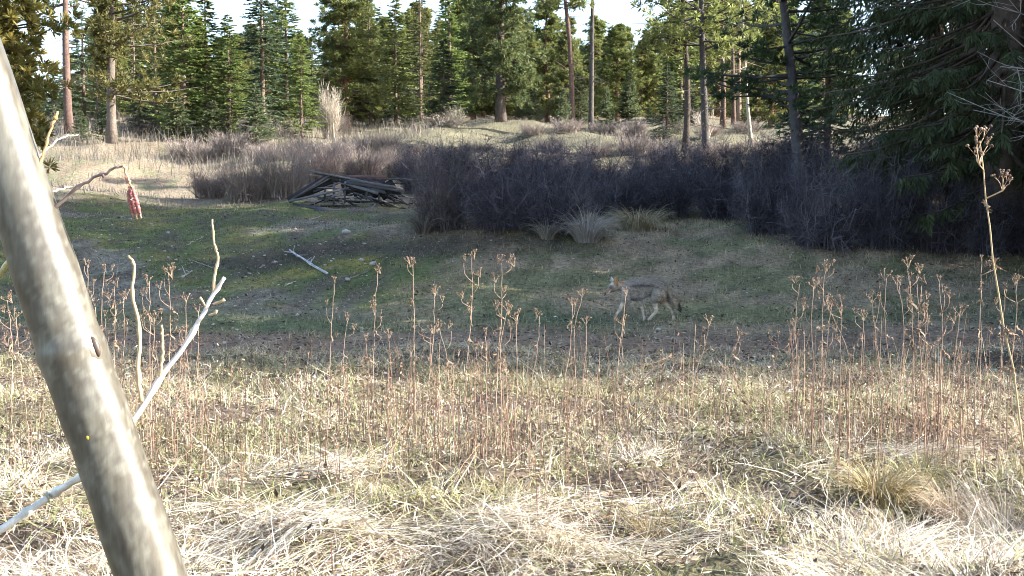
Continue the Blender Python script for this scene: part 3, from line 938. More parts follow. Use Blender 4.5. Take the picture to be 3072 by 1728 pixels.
# leaf and straw litter on the open ground
g = Geo()
n = 30000
x, y = fan_xy(n, 10.3, 27, r4, p=1.15)
D = norm(np.stack([r4.normal(size=n), r4.normal(size=n), r4.normal(0, .25, n)], 1))
B = np.stack([x, y, H(x, y) + r4.uniform(.006, .03, n)], 1)
lt = r4.uniform(.02, .075, n)
V, F = diamonds(B, D, norm(np.cross(D, np.stack([r4.normal(0, .5, n), r4.normal(0, .5, n), np.ones(n)], 1))), lt, lt * r4.uniform(.08, .3, n))
g.add(V, F, np.repeat(cmix(n, r4, [(.30, .26, .21), (.05, .042, .035), (.16, .11, .075), (.45, .41, .35), (.09, .10, .05)], [2, 3.5, 2, .5, 1.5]), 4, 0))
tag(obj('leaf_litter', g.mesh('leaf_litter', M_grass)), 'dead leaves and straw scraps strewn over the clearing', 'litter', kind='stuff')
# dry grass on the far field and rise
g = Geo()
n = 37000
x, y = fan_xy(n, 29, 66, r4, p=1.0)
cl = sines(x, y, 47, 5, 3)
tall = ((y > 38) & (x < -4)).astype(float)
colr = cmix(n, r4, [(.22, .185, .15), (.17, .148, .14), (.13, .12, .075), (.25, .22, .19)], [3, 3, 1.2, 1])
blades(g, x, y, r4.uniform(.08, .25, n) + tall * r4.uniform(.1, .65, n), r4.uniform(.012, .024, n), np.abs(r4.normal(.25, .3, n)), r4.uniform(0, 6.28, n), colr, r4, k=3, curl=.6)
tag(obj('field_grass', g.mesh('field_grass', M_grass)), 'dry straw coloured grass on the far field', 'grass', kind='stuff')

# tussocks one can tell apart
def tussock(px, by, rad, ht, n, colr, label, seed, name='grass_tussock', droop=1.0, wd=.012):
    r = np.random.default_rng(seed)
    p = ground(px, by)
    a = r.uniform(0, 6.283, n)
    rb = rad * .35 * np.sqrt(r.uniform(0, 1, n))
    ln = ht * r.uniform(.7, 1.7, n)
    k = 6
    s = np.linspace(0, 1, k)
    th = r.uniform(.05, .6, n)[:, None] + droop * 1.9 * s[None] ** 1.2 * r.uniform(.5, 1.2, (n, 1))
    ds = ln[:, None] / (k - 1)
    dr = np.cumsum(np.concatenate([np.zeros((n, 1)), np.sin(th[:, :-1]) * ds], 1), 1)
    dz = np.cumsum(np.concatenate([np.zeros((n, 1)), np.cos(th[:, :-1]) * ds], 1), 1)
    P = np.stack([(rb * np.cos(a))[:, None] + np.cos(a)[:, None] * dr, (rb * np.sin(a))[:, None] + np.sin(a)[:, None] * dr, -.03 + dz], -1)
    zg = H((P[..., 0] + p[0]).ravel(), (P[..., 1] + p[1]).ravel()).reshape(n, k) - p[2]
    P[:, 1:, 2] = np.maximum(P[:, 1:, 2], zg[:, 1:] + .01)
    V, F = ribbons(P, wd * .5 * np.linspace(1, .3, k)[None] * r.uniform(.6, 1.3, (n, 1)), norm(np.stack([-np.sin(a), np.cos(a), 0 * a], 1) + r.normal(0, .3, (n, 3))))
    g = Geo()
    g.add(V, F, np.repeat(cmix(n, r, [colr, tuple(np.array(colr) * .7), tuple(np.array(colr) * 1.35)], [2, 1, 1]), k * 2, 0))
    return tag(obj(name, g.mesh('blades', M_grass), None, p), label, 'grass tuft')
tussock(1760, 725, .62, .55, 700, (.36, .33, .30), 'drooping grey grass tussock at the front of the thicket', 61)
tussock(1640, 715, .35, .36, 260, (.28, .25, .21), 'small grass tuft left of the drooping grey tussock', 62)
tussock(1915, 690, .95, .5, 900, (.34, .29, .18), 'pale flattened grass mound right of the drooping tussock', 63, droop=1.3)
tussock(1270, 700, .4, .42, 300, (.16, .14, .12), 'grass tuft at the foot of the seed topped shrub', 64)
tussock(2640, 1500, .28, .17, 420, (.26, .21, .11), 'green brown grass tussock in the flattened grass at lower right', 65, wd=.007)
tussock(2760, 1460, .22, .15, 320, (.26, .24, .11), 'small green tussock right of the brown green one at lower right', 66, wd=.007)
tussock(1960, 1620, .2, .16, 260, (.30, .24, .15), 'brown grass tussock at the bottom edge', 67, wd=.006)

tussock(3020, 1640, .4, .24, 260, (.24, .215, .185), 'tangled grey dead grass clump in the bottom right corner', 68, wd=.004, droop=.9)
tussock(2860, 1560, .3, .2, 300, (.30, .23, .16), 'brown matted tuft left of the bottom right grey clump', 69, wd=.005, droop=1.2)
# ------------------------------------------------------------------ stones, fallen wood
def stone_mesh(seed):
    r = np.random.default_rng(seed)
    import bmesh
    bm = bmesh.new()
    bmesh.ops.create_icosphere(bm, subdivisions=2, radius=1)
    V = np.array([v.co[:] for v in bm.verts]); F = np.array([[v.index for v in f.verts] for f in bm.faces])
    bm.free()
    d = 1 + .22 * sines(V[:, 0] * 2 + V[:, 2], V[:, 1] * 2 - V[:, 2], seed, 3, 2)
    V = V * d[:, None] * np.array([1, .75, .55])
    return mk_mesh('stone', V, F, np.tile(np.array([.36, .34, .32]), (len(V), 1)), True, [M_stone])
st = [stone_mesh(70 + i) for i in range(4)]
def stone(px, py, wpx, label, group=None, i=0):
    p = ground(px, py)
    s = wpx / FPX * p[1] / 2
    p[2] += s * .2
    return tag(obj('stone', st[i % 4], None, p, (0, random.uniform(-.2, .2), random.uniform(0, 6.28)), s), label, 'stone', group)
stone(1043, 842, 20, 'largest pale stone right of the white fallen branch')
stone(823, 790, 18, 'rounded pale stone left of the white fallen branch', None, 1)
stone(843, 797, 10, 'small pale stone just right of the rounded stone', None, 2)
stone(1085, 783, 20, 'grey stone in the yellow moss patch', None, 3)
stone(1120, 795, 26, 'flat bluish stone at the right of the yellow moss patch', None, 0)
stone(1040, 700, 30, 'grey stone set in the dark broken bank', None, 1)
stone(1093, 735, 14, 'white stone on the dark bank above the yellow moss', None, 2)
stone(960, 735, 11, 'small white stone on the dark bank above the fallen branch', None, 3)
stone(892, 948, 18, 'pale stone lying at the edge of the dirt track at left', None, 0)
stone(1975, 990, 18, 'pale stone in the dirt track below the coyote', None, 1)
r5 = np.random.default_rng(8)
for i in range(95):
    px, py = r5.uniform(170, 1150), r5.uniform(650, 935)
    if r5.uniform() < .3:
        px = r5.uniform(150, 560)
    stone(px, py, r5.uniform(5, 11), 'small pale stone scattered on the mossy slope', 'small pale stones on the mossy slope', i)
for i in range(22):
    stone(r5.uniform(1500, 2300), r5.uniform(955, 1030), r5.uniform(5, 10), 'small pale stone in the dirt track', 'small pale stones in the dirt track', i)

def log(name, pa, pb, r0, r1, colr, label, cat, stubs=0, seed=1, M=None, lift=0.0):
    r = np.random.default_rng(seed)
    a, b = ground(*pa), ground(*pb)
    n = 9
    t = np.linspace(0, 1, n)
    P = a[None] * (1 - t[:, None]) + b[None] * t[:, None]
    P[:, :2] += r.normal(0, .012, (n, 2))
    P[:, 2] = np.maximum(P[:, 2], H(P[:, 0], P[:, 1])) + np.linspace(r0, r1, n) * .6 + lift
    o = obj(name, None, None, a)
    tag(o, label, cat)
    V, F = tube(P - a, np.linspace(r0, r1, n), 8)
    obj('trunk' if stubs else 'stem', mk_mesh('stem', V, F, np.array(colr)[None] * r.uniform(.6, 1.15, (len(V), 1)), False, [M_wood]), o)
    for i in range(stubs):
        k = r.integers(1, n - 1)
        d = norm(np.array([r.normal(0, 1), r.normal(0, .5), abs(r.normal(.5, .4))]))
        V, F = tube(np.array([P[k] - a, P[k] - a + d * r.uniform(.06, .22)]), [r0 * .4, r0 * .2], 5)
        obj('branch_stub', mk_mesh('branch_stub', V, F, np.tile(np.array(colr) * .9, (len(V), 1)), False, [M_wood]), o)
    return o
log('fallen_branch', (978, 824), (868, 752), .022, .013, (.42, .42, .45), 'white peeling fallen branch on the mossy bank', 'branch', 9, 3)
log('fallen_stick', (560, 738), (622, 705), .012, .007, (.34, .30, .26), 'thin curved stick on the slope behind the alder shoot', 'stick', 0, 4)
log('fallen_stick', (570, 782), (640, 805), .012, .008, (.30, .27, .24), 'thin stick lying behind the alder side branch', 'stick', 0, 5)
log('fallen_stick', (300, 664), (385, 648), .014, .008, (.30, .27, .24), 'grey stick lying below the hanging catkins', 'stick', 0, 6)
log('fallen_stick', (330, 598), (385, 605), .02, .012, (.10, .08, .07), 'dark stick on the sunlit field edge by the catkins', 'stick', 0, 7)
log('fallen_stick', (930, 662), (965, 648), .014, .01, (.36, .33, .30), 'pale stick below the collapsed shed', 'stick', 0, 8)
log('fallen_stick', (1050, 838), (1105, 815), .012, .008, (.22, .18, .16), 'dark twig right of the largest pale stone', 'stick', 0, 9)
log('fallen_stick', (858, 858), (892, 845), .012, .008, (.45, .42, .36), 'short pale stick below the white fallen branch', 'stick', 0, 10)
log('fallen_stick', (545, 835), (575, 815), .02, .01, (.42, .40, .40), 'broken grey twig pile piece beside the alder shoot', 'stick', 3, 11)

# ------------------------------------------------------------------ collapsed shed
def shed_pt(zx, zy, Y):
    return at(820 + zx / 5.152, 480 + zy / 5.152, Y)
SY = 28.3
foot = ground(1000, 628)
SY = float(foot[1]) + .6
shed = obj('collapsed_shed', None, None, (foot[0], SY, gz(foot[0], SY)))
tag(shed, 'collapsed weathered wooden shed, roof boards fallen in a low heap', 'shed')
sroot = np.array(shed.location)
def plank(a, b, ya, yb, wd, th, colr, name='plank', flat=0.0):
    A, B = shed_pt(a[0], a[1], SY + ya) - sroot, shed_pt(b[0], b[1], SY + yb) - sroot
    T = norm(B - A)
    U = norm(np.cross(T, np.array([0, 1.0, 0])))
    U = norm(U * math.cos(flat) + np.array([0, 1.0, 0]) * math.sin(flat))
    N = np.cross(T, U)
    L = np.linalg.norm(B - A)
    V = []
    for s_ in (0, .33, .66, 1):
        c = A + (B - A) * s_ + U * random.uniform(-.008, .008)
        for i, j in ((-1, -1), (1, -1), (1, 1), (-1, 1)):
            V.append(c + U * wd / 2 * i + N * th / 2 * j)
    F = []
    for q in range(3):
        for s_ in range(4):
            F.append((q * 4 + s_, q * 4 + (s_ + 1) % 4, q * 4 + 4 + (s_ + 1) % 4, q * 4 + 4 + s_))
    F += [(3, 2, 1, 0), (12, 13, 14, 15)]
    obj(name, mk_mesh('plank', V, F, np.tile(np.array(colr) * random.uniform(.8, 1.2), (len(V), 1)), False, [M_wood]), shed)
G1, G2, G3 = (.075, .073, .078), (.026, .024, .026), (.15, .147, .155)
# fallen left roof slope: parallel boards one above another, running back
for i in range(8):
    f = i / 7
    plank((225 + 20 * f, 625 - 6 * f), (850 + 175 * f, 252 + 75 * f), -.25 + .05 * f, -.05 + .10 * f, .15, .025, G2, flat=.25)
plank((245, 640), (860, 240), -.42, -.1, .05, .05, G1, 'rafter')
plank((390, 560), (880, 275), -.33, -.15, .035, .03, G1)
plank((240, 636), (1165, 436), -.6, -.4, .06, .04, G3)
plank((620, 490), (1040, 345), -.35, -.2, .05, .04, G1)
plank((550, 162), (2000, 452), -.1, -.35, .05, .04, G3)
plank((640, 200), (1500, 345), .0, -.2, .07, .03, G1)
# ridge boards
plank((1085, 262), (1750, 262), .2, .2, .10, .04, (.13, .085, .08))
plank((1300, 300), (1745, 300), .16, .14, .08, .03, (.12, .08, .075))
plank((900, 268), (1330, 285), .3, .25, .09, .03, G2)
plank((1750, 300), (2250, 280), .1, .1, .05, .03, G1)
# right slope
for a, b, c in (((1100, 350), (1620, 520), G3), ((1130, 335), (1960, 465), G1), ((1180, 310), (1900, 425), G1), ((1240, 330), (1720, 500), G1), ((1350, 310), (1830, 470), G2), ((1450, 320), (1980, 500), G2)):
    plank(a, b, -.3 - random.uniform(0, .15), -.5 - random.uniform(0, .1), random.uniform(.06, .12), .025, c, flat=.3)
for i in range(6):
    plank((1100 + i * 130, 290 + i * 10), (1180 + i * 150, 520 + i * 15), .12, .02, .30, .02, G2, flat=.1)
rs = np.random.default_rng(4)
for i in range(52):
    zx = rs.uniform(700, 2050); zy = rs.uniform(360, 690); a_ = rs.normal(.12, .22); L_ = rs.uniform(120, 420)
    plank((zx - L_ / 2 * math.cos(a_), zy - L_ / 2 * math.sin(a_)), (zx + L_ / 2 * math.cos(a_), zy + L_ / 2 * math.sin(a_)), rs.uniform(-.5, 0), rs.uniform(-.5, 0), rs.uniform(.015, .045), .015, [G1, G2, G2, G2, G1, G3][i % 6], flat=rs.uniform(0, .6))
# posts and props
for zx, y0, y1 in ((1110, 330, 660), (940, 390, 700), (1440, 330, 620), (800, 450, 650), (1640, 360, 640)):
    plank((zx, y0), (zx - 6, y1), -.35, -.4, .045, .045, G1, 'post')
plank((870, 610), (970, 520), -.55, -.5, .05, .03, G3)
plank((790, 650), (950, 530), -.6, -.5, .04, .03, G1)
plank((1480, 800), (1580, 675), -1.0, -.8, .03, .03, G3)
# boards lying on the ground in front
for a, b, c in (((1490, 640), (2100, 697), G3), ((1100, 640), (1700, 650), G2), ((300, 690), (900, 770), G1), ((620, 790), (1480, 775), G1), ((1000, 745), (1900, 735), G2), ((480, 655), (1060, 640), G1), ((1250, 600), (1760, 560), G1), ((700, 720), (1300, 705), G2), ((1500, 700), (2050, 760), G2)):
    A = shed_pt(a[0], a[1], SY - .8); 
    pa = ground(820 + a[0] / 5.152, 480 + a[1] / 5.152); pb = ground(820 + b[0] / 5.152, 480 + b[1] / 5.152)
    plank(a, b, pa[1] - SY - .05, pb[1] - SY - .05, random.uniform(.06, .12), .03, c, flat=.9)

# ------------------------------------------------------------------ dry tansy stalks
def button_head(seed, n=11, rad=.045, stalk=.07):
    r = np.random.default_rng(seed)
    g = Geo()
    nsub = max(2, n // 3)
    for q in range(nsub):
        a = q * 6.283 / nsub + r.uniform(-.6, .6)
        c = np.array([math.cos(a), math.sin(a), 0]) * rad * r.uniform(.35, 1.0)
        c[2] = r.uniform(-.022, .006)
        fork = c * np.array([.75, .75, 1]) - np.array([0, 0, .022])
        V, F = tube(spline([np.array([0, 0, -stalk]), fork * .55 - np.array([0, 0, stalk * .35]), fork], 5), np.linspace(.0015, .001, 5), 4)
        g.add(V, F, np.array([.40, .29, .20]))
        for i in range(int(r.integers(3, 6))):
            top = c + np.array([r.normal(0, .0095), r.normal(0, .0095), r.normal(0, .005)])
            V, F = tube(np.array([fork, top]), [.0007, .0007], 3)
            g.add(V, F, np.array([.34, .23, .15]))
            b = .0052 * r.uniform(.7, 1.35)
            ring = [(b * math.cos(t), b * math.sin(t)) for t in np.linspace(0, 6.283, 7)[:-1]]
            V = [(0, 0, -.004)] + [(u * 1.05, v * 1.05, 0) for u, v in ring] + [(u * .7, v * .7, .0035) for u, v in ring] + [(0, 0, .0045)]
            F = [(0, 1 + (j + 1) % 6, 1 + j) for j in range(6)] + [(1 + j, 1 + (j + 1) % 6, 7 + (j + 1) % 6) for j in range(6)] + [(1 + j, 7 + (j + 1) % 6, 7 + j) for j in range(6)] + [(13, 7 + j, 7 + (j + 1) % 6) for j in range(6)]
            tl = r.normal(0, .35)
            V = np.array(V); V = np.stack([V[:, 0] * math.cos(tl) - V[:, 2] * math.sin(tl), V[:, 1], V[:, 0] * math.sin(tl) + V[:, 2] * math.cos(tl)], 1)
            g.add(V + top, F, np.array([.17, .12, .09]) * r.uniform(.4, 1.7))
    return g.mesh('flower_head', M_weed)
heads = [button_head(80 + i, int(n), rr, ss) for i, (n, rr, ss) in enumerate(((12, .045, .08), (8, .032, .055), (15, .055, .075), (6, .024, .05)))]
def dead_leaf(seed):
    r = np.random.default_rng(seed)
    g = Geo()
    k = 7
    s = np.linspace(0, 1, k)
    P = np.stack([.05 * s + .01 * np.sin(s * 9), .012 * np.sin(s * 7 + seed), -.075 * s ** 1.4], 1)[None]
    V, F = ribbons(P, np.array([[.002, .006, .009, .008, .010, .006, .001]]), np.array([[.2, 1, .3]]) / 1.06)
    g.add(V, F, np.array([.22, .165, .12]))
    n = 16
    B = P[0][r.integers(1, k, n)]
    D = norm(rvec(n, r) - np.array([0, 0, .6]))
    V, F = diamonds(B, D, norm(np.cross(D, rvec(n, r))), r.uniform(.015, .035, n), np.full(n, .004))
    g.add(V, F, np.array([.19, .14, .10]))
    return g.mesh('leaf', M_weed)
leaves = [dead_leaf(90 + i) for i in range(3)]

def weed(tipx, tipy, Y, basex, label, nh=2, nl=8, rad=.0032, seed=0, group=None, side=0, colr=(.31, .225, .17), hs=.85):
    r = np.random.default_rng(1000 + seed)
    tip = at(tipx, tipy, Y)
    bx = (basex - 1536) / FPX * Y
    base = np.array([bx, Y + r.normal(0, .03), 0.0]); base[2] = gz(base[0], base[1])
    o = obj('dry_tansy', None, None, base)
    tag(o, label, 'dry weed', group)
    L = tip - base
    hgt = L[2]
    P = spline([np.array([0, 0, -.03]), L * .35 + r.normal(0, .012, 3) * np.array([1, 1, 0]), L * .7 + r.normal(0, .012, 3) * np.array([1, 1, 0]), L - np.array([0, 0, .04])], 14)
    P[1:-1, :2] += r.normal(0, .0025, (12, 2))
    V, F = tube(P, np.linspace(rad, rad * .5, 14), 5)
    cc = np.array(colr)[None] * r.uniform(.75, 1.25, (len(V), 1))
    obj('stem', mk_mesh('stem', V, F, cc, True, [M_weed]), o)
    obj('flower_head', heads[int(r.integers(0, 3))], o, L, (r.normal(0, .2), r.normal(0, .2), r.uniform(0, 6.28)), hs * r.uniform(.8, 1.1))
    for i in range(nh):
        k = int(r.integers(8, 13))
        a = r.uniform(0, 6.28)
        if i == 0 and side:
            a = 0 if side > 0 else math.pi
        d = np.array([math.cos(a) * r.uniform(.03, .075), math.sin(a) * .04, 0])
        e = P[k] + d + np.array([0, 0, r.uniform(.07, .16)])
        e[2] = min(e[2], L[2] + .01)
        Q = spline([P[k], P[k] + d * .6 + (e - P[k]) * .3, e - np.array([0, 0, .045])], 5)
        V, F = tube(Q, np.linspace(rad * .6, rad * .4, 5), 4)
        obj('side_stem', mk_mesh('side_stem', V, F, np.tile(np.array(colr), (len(V), 1)), True, [M_weed]), o)
        obj('flower_head', heads[int(r.integers(0, 4))], o, e, (r.normal(0, .25), r.normal(0, .25), r.uniform(0, 6.28)), hs * r.uniform(.6, .95))
    for i in range(nl):
        k = int(r.integers(2, 12))
        obj('leaf', leaves[int(r.integers(0, 3))], o, P[k], (r.normal(0, .4), r.normal(0, .4), r.uniform(0, 6.28)), r.uniform(.3, .75))
    return o

W = [
 (1002, 832, 7.0, 975, 'dry tansy stalk just below the white fallen branch', 1, 7, 0),
 (1045, 938, 7.4, 1020, 'short forked tansy stalk right of the one below the white branch', 2, 4, 0),
 (1132, 798, 6.8, 1122, 'double stemmed tansy stalk below the yellow moss patch', 3, 14, 1),
 (1238, 775, 6.9, 1248, 'single leafy tansy stalk right of the yellow moss patch', 1, 16, 0),
 (1303, 860, 6.7, 1268, 'tansy stalk leaning right beside the leafy single one', 2, 4, 0),
 (1318, 965, 6.3, 1375, 'broken tansy stalk with bent drooping top', 2, 6, 0),
 (1415, 752, 6.3, 1402, 'tallest tansy stalk of the centre group, with stacked heads', 4, 16, 1),
 (1505, 768, 6.2, 1492, 'tall forked tansy stalk right of the tallest one', 4, 14, 1),
 (1522, 908, 6.0, 1505, 'curved tansy stalk at the right of the centre group', 3, 6, 0),
 (1455, 985, 5.9, 1452, 'low tansy stalk between the two tall centre ones', 1, 6, 0),
 (1548, 932, 6.4, 1545, 'thin straight tansy stalk right of the centre group', 0, 3, 0),
 (1718, 893, 7.0, 1672, 'tansy stalk leaning right, left of the coyote', 1, 5, 0),
 (1745, 868, 7.2, 1722, 'thin tansy stalk with single curled head before the coyote nose', 0, 3, 0),
 (1618, 930, 7.1, 1590, 'bent tansy stalk with brown head left of the leaning one', 0, 4, 0),
 (1758, 950, 7.3, 1752, 'bare thin stalk below the coyote head', 0, 2, 0),
 (1878, 862, 7.0, 1842, 'thin tansy stalk crossing the coyote shoulder and front leg', 1, 4, 0),
 (1868, 950, 7.2, 1858, 'short pale stalk at the coyote front paws', 0, 3, 0),
 (2128, 945, 7.0, 2070, 'tansy stalk leaning right, below and right of the coyote', 1, 4, 0),
 (2220, 990, 6.6, 2120, 'arching stalk with dark drooping head right of the coyote', 1, 5, 0),
 (2478, 785, 6.2, 2462, 'tall tansy with wide flat heads, left in the right hand group', 4, 14, 1),
 (2398, 832, 6.5, 2402, 'crooked tansy left of the tall wide headed one', 2, 5, -1),
 (2440, 838, 6.3, 2452, 'straight tansy stem close against the wide headed one', 1, 6, -1),
 (2495, 890, 6.1, 2475, 'tansy with drooping tiered brown head beside the wide headed one', 3, 8, 1),
 (2385, 955, 6.6, 2388, 'short tansy at the left of the right hand group', 2, 4, 0),
 (2487, 905, 6.3, 2640, 'long stalk slanting down to the right in the right hand group', 0, 4, 0),
 (2525, 915, 6.8, 2520, 'small thin tansy behind the slanting stalk', 1, 3, 0),
 (2588, 932, 6.9, 2588, 'single flat headed tansy right of the slanting stalk', 1, 4, 0),
 (2614, 878, 6.6, 2668, 'bare topped stalk leaning left in the right hand group', 0, 3, 0),
 (2638, 888, 6.6, 2655, 'thin straight stalk beside the bare topped leaning one', 0, 3, 0),
 (2660, 815, 6.3, 2690, 'tansy with forked shoulders left of the biggest right hand clump', 2, 4, -1),
 (2698, 830, 6.2, 2695, 'slim tansy with bent branching top by the biggest clump', 2, 5, 1),
 (2722, 768, 6.0, 2755, 'tallest tansy of the biggest clump at right', 4, 16, 1),
 (2752, 832, 6.1, 2765, 'bushy tansy leaning against the tallest right hand one', 4, 12, 1),
 (2785, 880, 6.5, 2790, 'short tansy right of the biggest clump', 2, 5, 0),
 (2818, 828, 6.3, 2830, 'tansy with tiered flat top right of the biggest clump', 4, 9, 1),
 (2946, 768, 5.8, 2925, 'tall forked tansy under the cedar at far right', 3, 8, 1),
 (3015, 870, 6.3, 3010, 'leafy tansy beside the right frame edge', 2, 9, 0),
 (3052, 825, 6.0, 3040, 'curled tansy at the right frame edge', 2, 6, 0),
 (2880, 915, 6.6, 2868, 'bare slanting stalk between tiered and forked tansies', 0, 2, 0),
 (262, 782, 6.6, 268, 'tansy with small head just right of the alder trunk', 2, 8, 0),
 (312, 795, 6.7, 308, 'tansy second to the right of the alder trunk', 2, 5, 0),
 (342, 838, 6.5, 325, 'bushy many headed tansy by the alder shoots', 4, 16, 0),
 (370, 882, 6.4, 362, 'slim tansy between bushy one and alder shoot', 1, 5, 0),
 (448, 825, 6.6, 440, 'pale flat headed tansy right of the upright alder shoot', 2, 6, 0),
 (505, 798, 6.4, 512, 'tall tiered tansy left of the slanting alder branch', 4, 12, 1),
 (462, 932, 6.2, 452, 'low wide headed tansy between the alder shoots', 3, 10, 0),
 (558, 880, 6.7, 560, 'slim flat topped tansy behind the slanting alder branch', 1, 4, 0),
 (595, 915, 6.9, 570, 'withered tansy partly behind the slanting alder branch', 1, 5, 0),
 (285, 900, 6.2, 300, 'low tansy clump at the alder trunk, right side', 4, 12, 0),
 (22, 880, 6.0, 30, 'tansy at the left frame edge behind the alder trunk', 3, 9, 0),
 (48, 930, 5.8, 60, 'low leafy tansy left of the alder trunk', 3, 9, 0),
]
for i, (tx, ty, Y, bx, lb, nh, nl, side) in enumerate(W):
    weed(tx, ty, Y, bx, lb, nh, nl, seed=i, side=side)
weed(2940, 388, 3.9, 3170, 'very tall leaning tansy rising before the dark cedar at right', 2, 16, .0046, 200, colr=(.45, .34, .20), hs=1.5)
r6 = np.random.default_rng(14)
for i in range(34):
    px = r6.choice([r6.uniform(200, 620), r6.uniform(950, 1560), r6.uniform(2330, 3060)])
    Y = r6.uniform(5.6, 7.6)
    ty = r6.uniform(965, 1120)
    weed(px, ty, Y, px + r6.normal(0, 18), 'short dry tansy stalk ' + ('by the alder shoots' if px < 700 else 'left of the tallest centre one' if px < 1400 else 'around the tall forked centre one' if px < 1700 else 'by the tall wide headed right one' if px < 2600 else 'around the biggest right clump' if px < 2850 else 'near the right frame edge'), int(r6.integers(0, 3)), int(r6.integers(3, 8)), .0026, 300 + i, 'short dry tansy stalks', colr=(.26, .16, .12), hs=.7)

def stalk(a, b, Ya, Yb, rad, colr, label, bow=.0, seed=0):
    r = np.random.default_rng(seed)
    A = at(a[0], a[1], Ya); A[2] = gz(A[0], A[1]) - .01
    B = at(b[0], b[1], Yb)
    M = (A + B) / 2 + np.array([0, 0, bow])
    o = obj('dry_stalk', None, None, A)
    tag(o, label, 'dry stalk')
    P = spline([A * 0, M - A, B - A], 12); P[1:-1] += r.normal(0, .004, (10, 3))
    V, F = tube(P, np.linspace(rad, rad * .5, 12), 5)
    obj('stem', mk_mesh('stem', V, F, np.array(colr)[None] * r.uniform(.7, 1.3, (len(V), 1)), True, [M_weed]), o)
    for i in range(4):
        k = int(r.integers(4, 12))
        obj('leaf', leaves[i % 3], o, P[k], (r.normal(0, .5), r.normal(0, .5), r.uniform(0, 6.28)), r.uniform(.3, .7))
DK = (.11, .07, .055)
stalk((1690, 1390), (2015, 1060), 6.0, 6.3, .003, DK, 'lowest dark stalk slanting up to the right below the coyote', .02, 1)
stalk((1790, 1390), (2060, 1110), 6.0, 6.3, .003, DK, 'second dark stalk slanting up to the right below the coyote', .03, 2)
stalk((1850, 1330), (2130, 1040), 6.3, 6.6, .003, DK, 'upper dark stalk slanting up to the right below the coyote', .02, 3)
stalk((1640, 1200), (2010, 1068), 6.9, 7.0, .0026, (.38, .26, .15), 'pale arching stalk bowing over the slanting dark ones', .10, 4)
stalk((2330, 1330), (2150, 1075), 6.2, 6.6, .0024, (.36, .27, .18), 'pale thin stalk slanting up to the left, right of the dark ones', .02, 5)
stalk((1800, 1440), (2140, 1370), 5.7, 5.9, .0026, DK, 'dark stalk lying nearly flat in the grass below the slanting ones', .05, 6)
stalk((1110, 1500), (1240, 1240), 5.2, 5.6, .0026, (.30, .19, .12), 'leaning brown stalk in the grass below the centre tansies', .02, 7)
stalk((1310, 1540), (1440, 1330), 5.1, 5.5, .0024, (.33, .22, .13), 'leaning stalk in the flattened grass right of the leaning brown one', .02, 8)
stalk((3080, 1330), (2880, 1130), 6.0, 6.3, .0024, (.16, .11, .09), 'thin dark stalk slanting up to the left at the right edge', .02, 9)

# ------------------------------------------------------------------ leaning alder sapling in front
AY = 1.2
ald_pts = [(1349 + 60, 4380), (1200, 3850), (780, 2650), (437, 1680), (305, 1300), (205, 1020), (104, 715), (-100, 105), (-480, -1000), (-760, -1900), (-930, -2600)]
TP = np.array([at(a, b, AY) for a, b in ald_pts])
abase = TP[0].copy(); abase[2] = gz(abase[0], abase[1])
TP[0, 2] = abase[2] - .05
alder = obj('alder_sapling', None, None, abase)
tag(alder, 'smooth grey alder sapling leaning across the left foreground', 'tree')
TS = spline(TP - abase, 70)
tt = np.linspace(0, 1, 70)
TS = spline(TP - abase, 260)
tt = np.linspace(0, 1, 260)
wob_ = 1 + .014 * np.sin(tt * 47) + .010 * np.sin(tt * 121 + 1)
kz = (at(205, 1050, AY) - abase)[2]
wob_ = wob_ + .09 * np.exp(-((TS[:, 2] - kz) / .012) ** 2)
V, F = tube(TS, np.interp(tt, [0, .3, .55, .75, 1], [.042, .0365, .0348, .030, .018]) * wob_, 40)
def bark_col(V, rr):
    n = sines(V[:, 0] * 9 + V[:, 1] * 7, V[:, 2], rr, .35, 3)
    m = sines(V[:, 0] * 20, V[:, 2] * 1.0 + V[:, 1] * 9, rr + 1, .12, 3)
    c = np.tile(np.array([.075, .069, .055]), (len(V), 1))
    c = mixc(c, (.115, .11, .09), sstep(0, .6, n))
    c = mixc(c, (.055, .045, .038), sstep(.3, .8, m) * .3)
    q = sines(V[:, 0] * 3 + V[:, 1] * 3, V[:, 2] * 2, rr + 2, .05, 3)
    c = mixc(c, (.04, .034, .03), sstep(.55, .75, q) * .5)
    c = mixc(c, (.19, .19, .165), sstep(.6, .75, -q) * .35)
    return c
trunk = obj('trunk', mk_mesh('trunk', V, F, bark_col(V, 50), True, [M_alder]), alder)
def blob(name, px, py, Y, rx, rz, ry, colr, parent, M=M_alder, off=0):
    import bmesh
    bm = bmesh.new(); bmesh.ops.create_icosphere(bm, subdivisions=2, radius=1)
    Vb = np.array([v.co[:] for v in bm.verts]); Fb = np.array([[v.index for v in f.verts] for f in bm.faces]); bm.free()
    c = at(px, py, Y)
    Vb = Vb * np.array([rx, ry, rz])
    o = obj(name, mk_mesh(name, Vb, Fb, np.tile(np.array(colr), (len(Vb), 1)), True, [M]), parent, c - abase)
    o.rotation_euler = (0, R(-19), 0)
    return o
blob('knot', 286, 1040, AY - .0175, .0045, .0120, .0030, (.065, .048, .038), trunk)
blob('branch_collar', 272, 1050, AY - .004, .0155, .026, .024, (.095, .085, .068), trunk)
blob('lichen_spot', 264, 1312, AY - .0345, .0022, .0034, .0015, (.62, .45, .03), trunk)
blob('lichen_spot', 124, 916, AY - .0335, .0012, .0022, .0012, (.55, .48, .05), trunk)
r7 = np.random.default_rng(3)
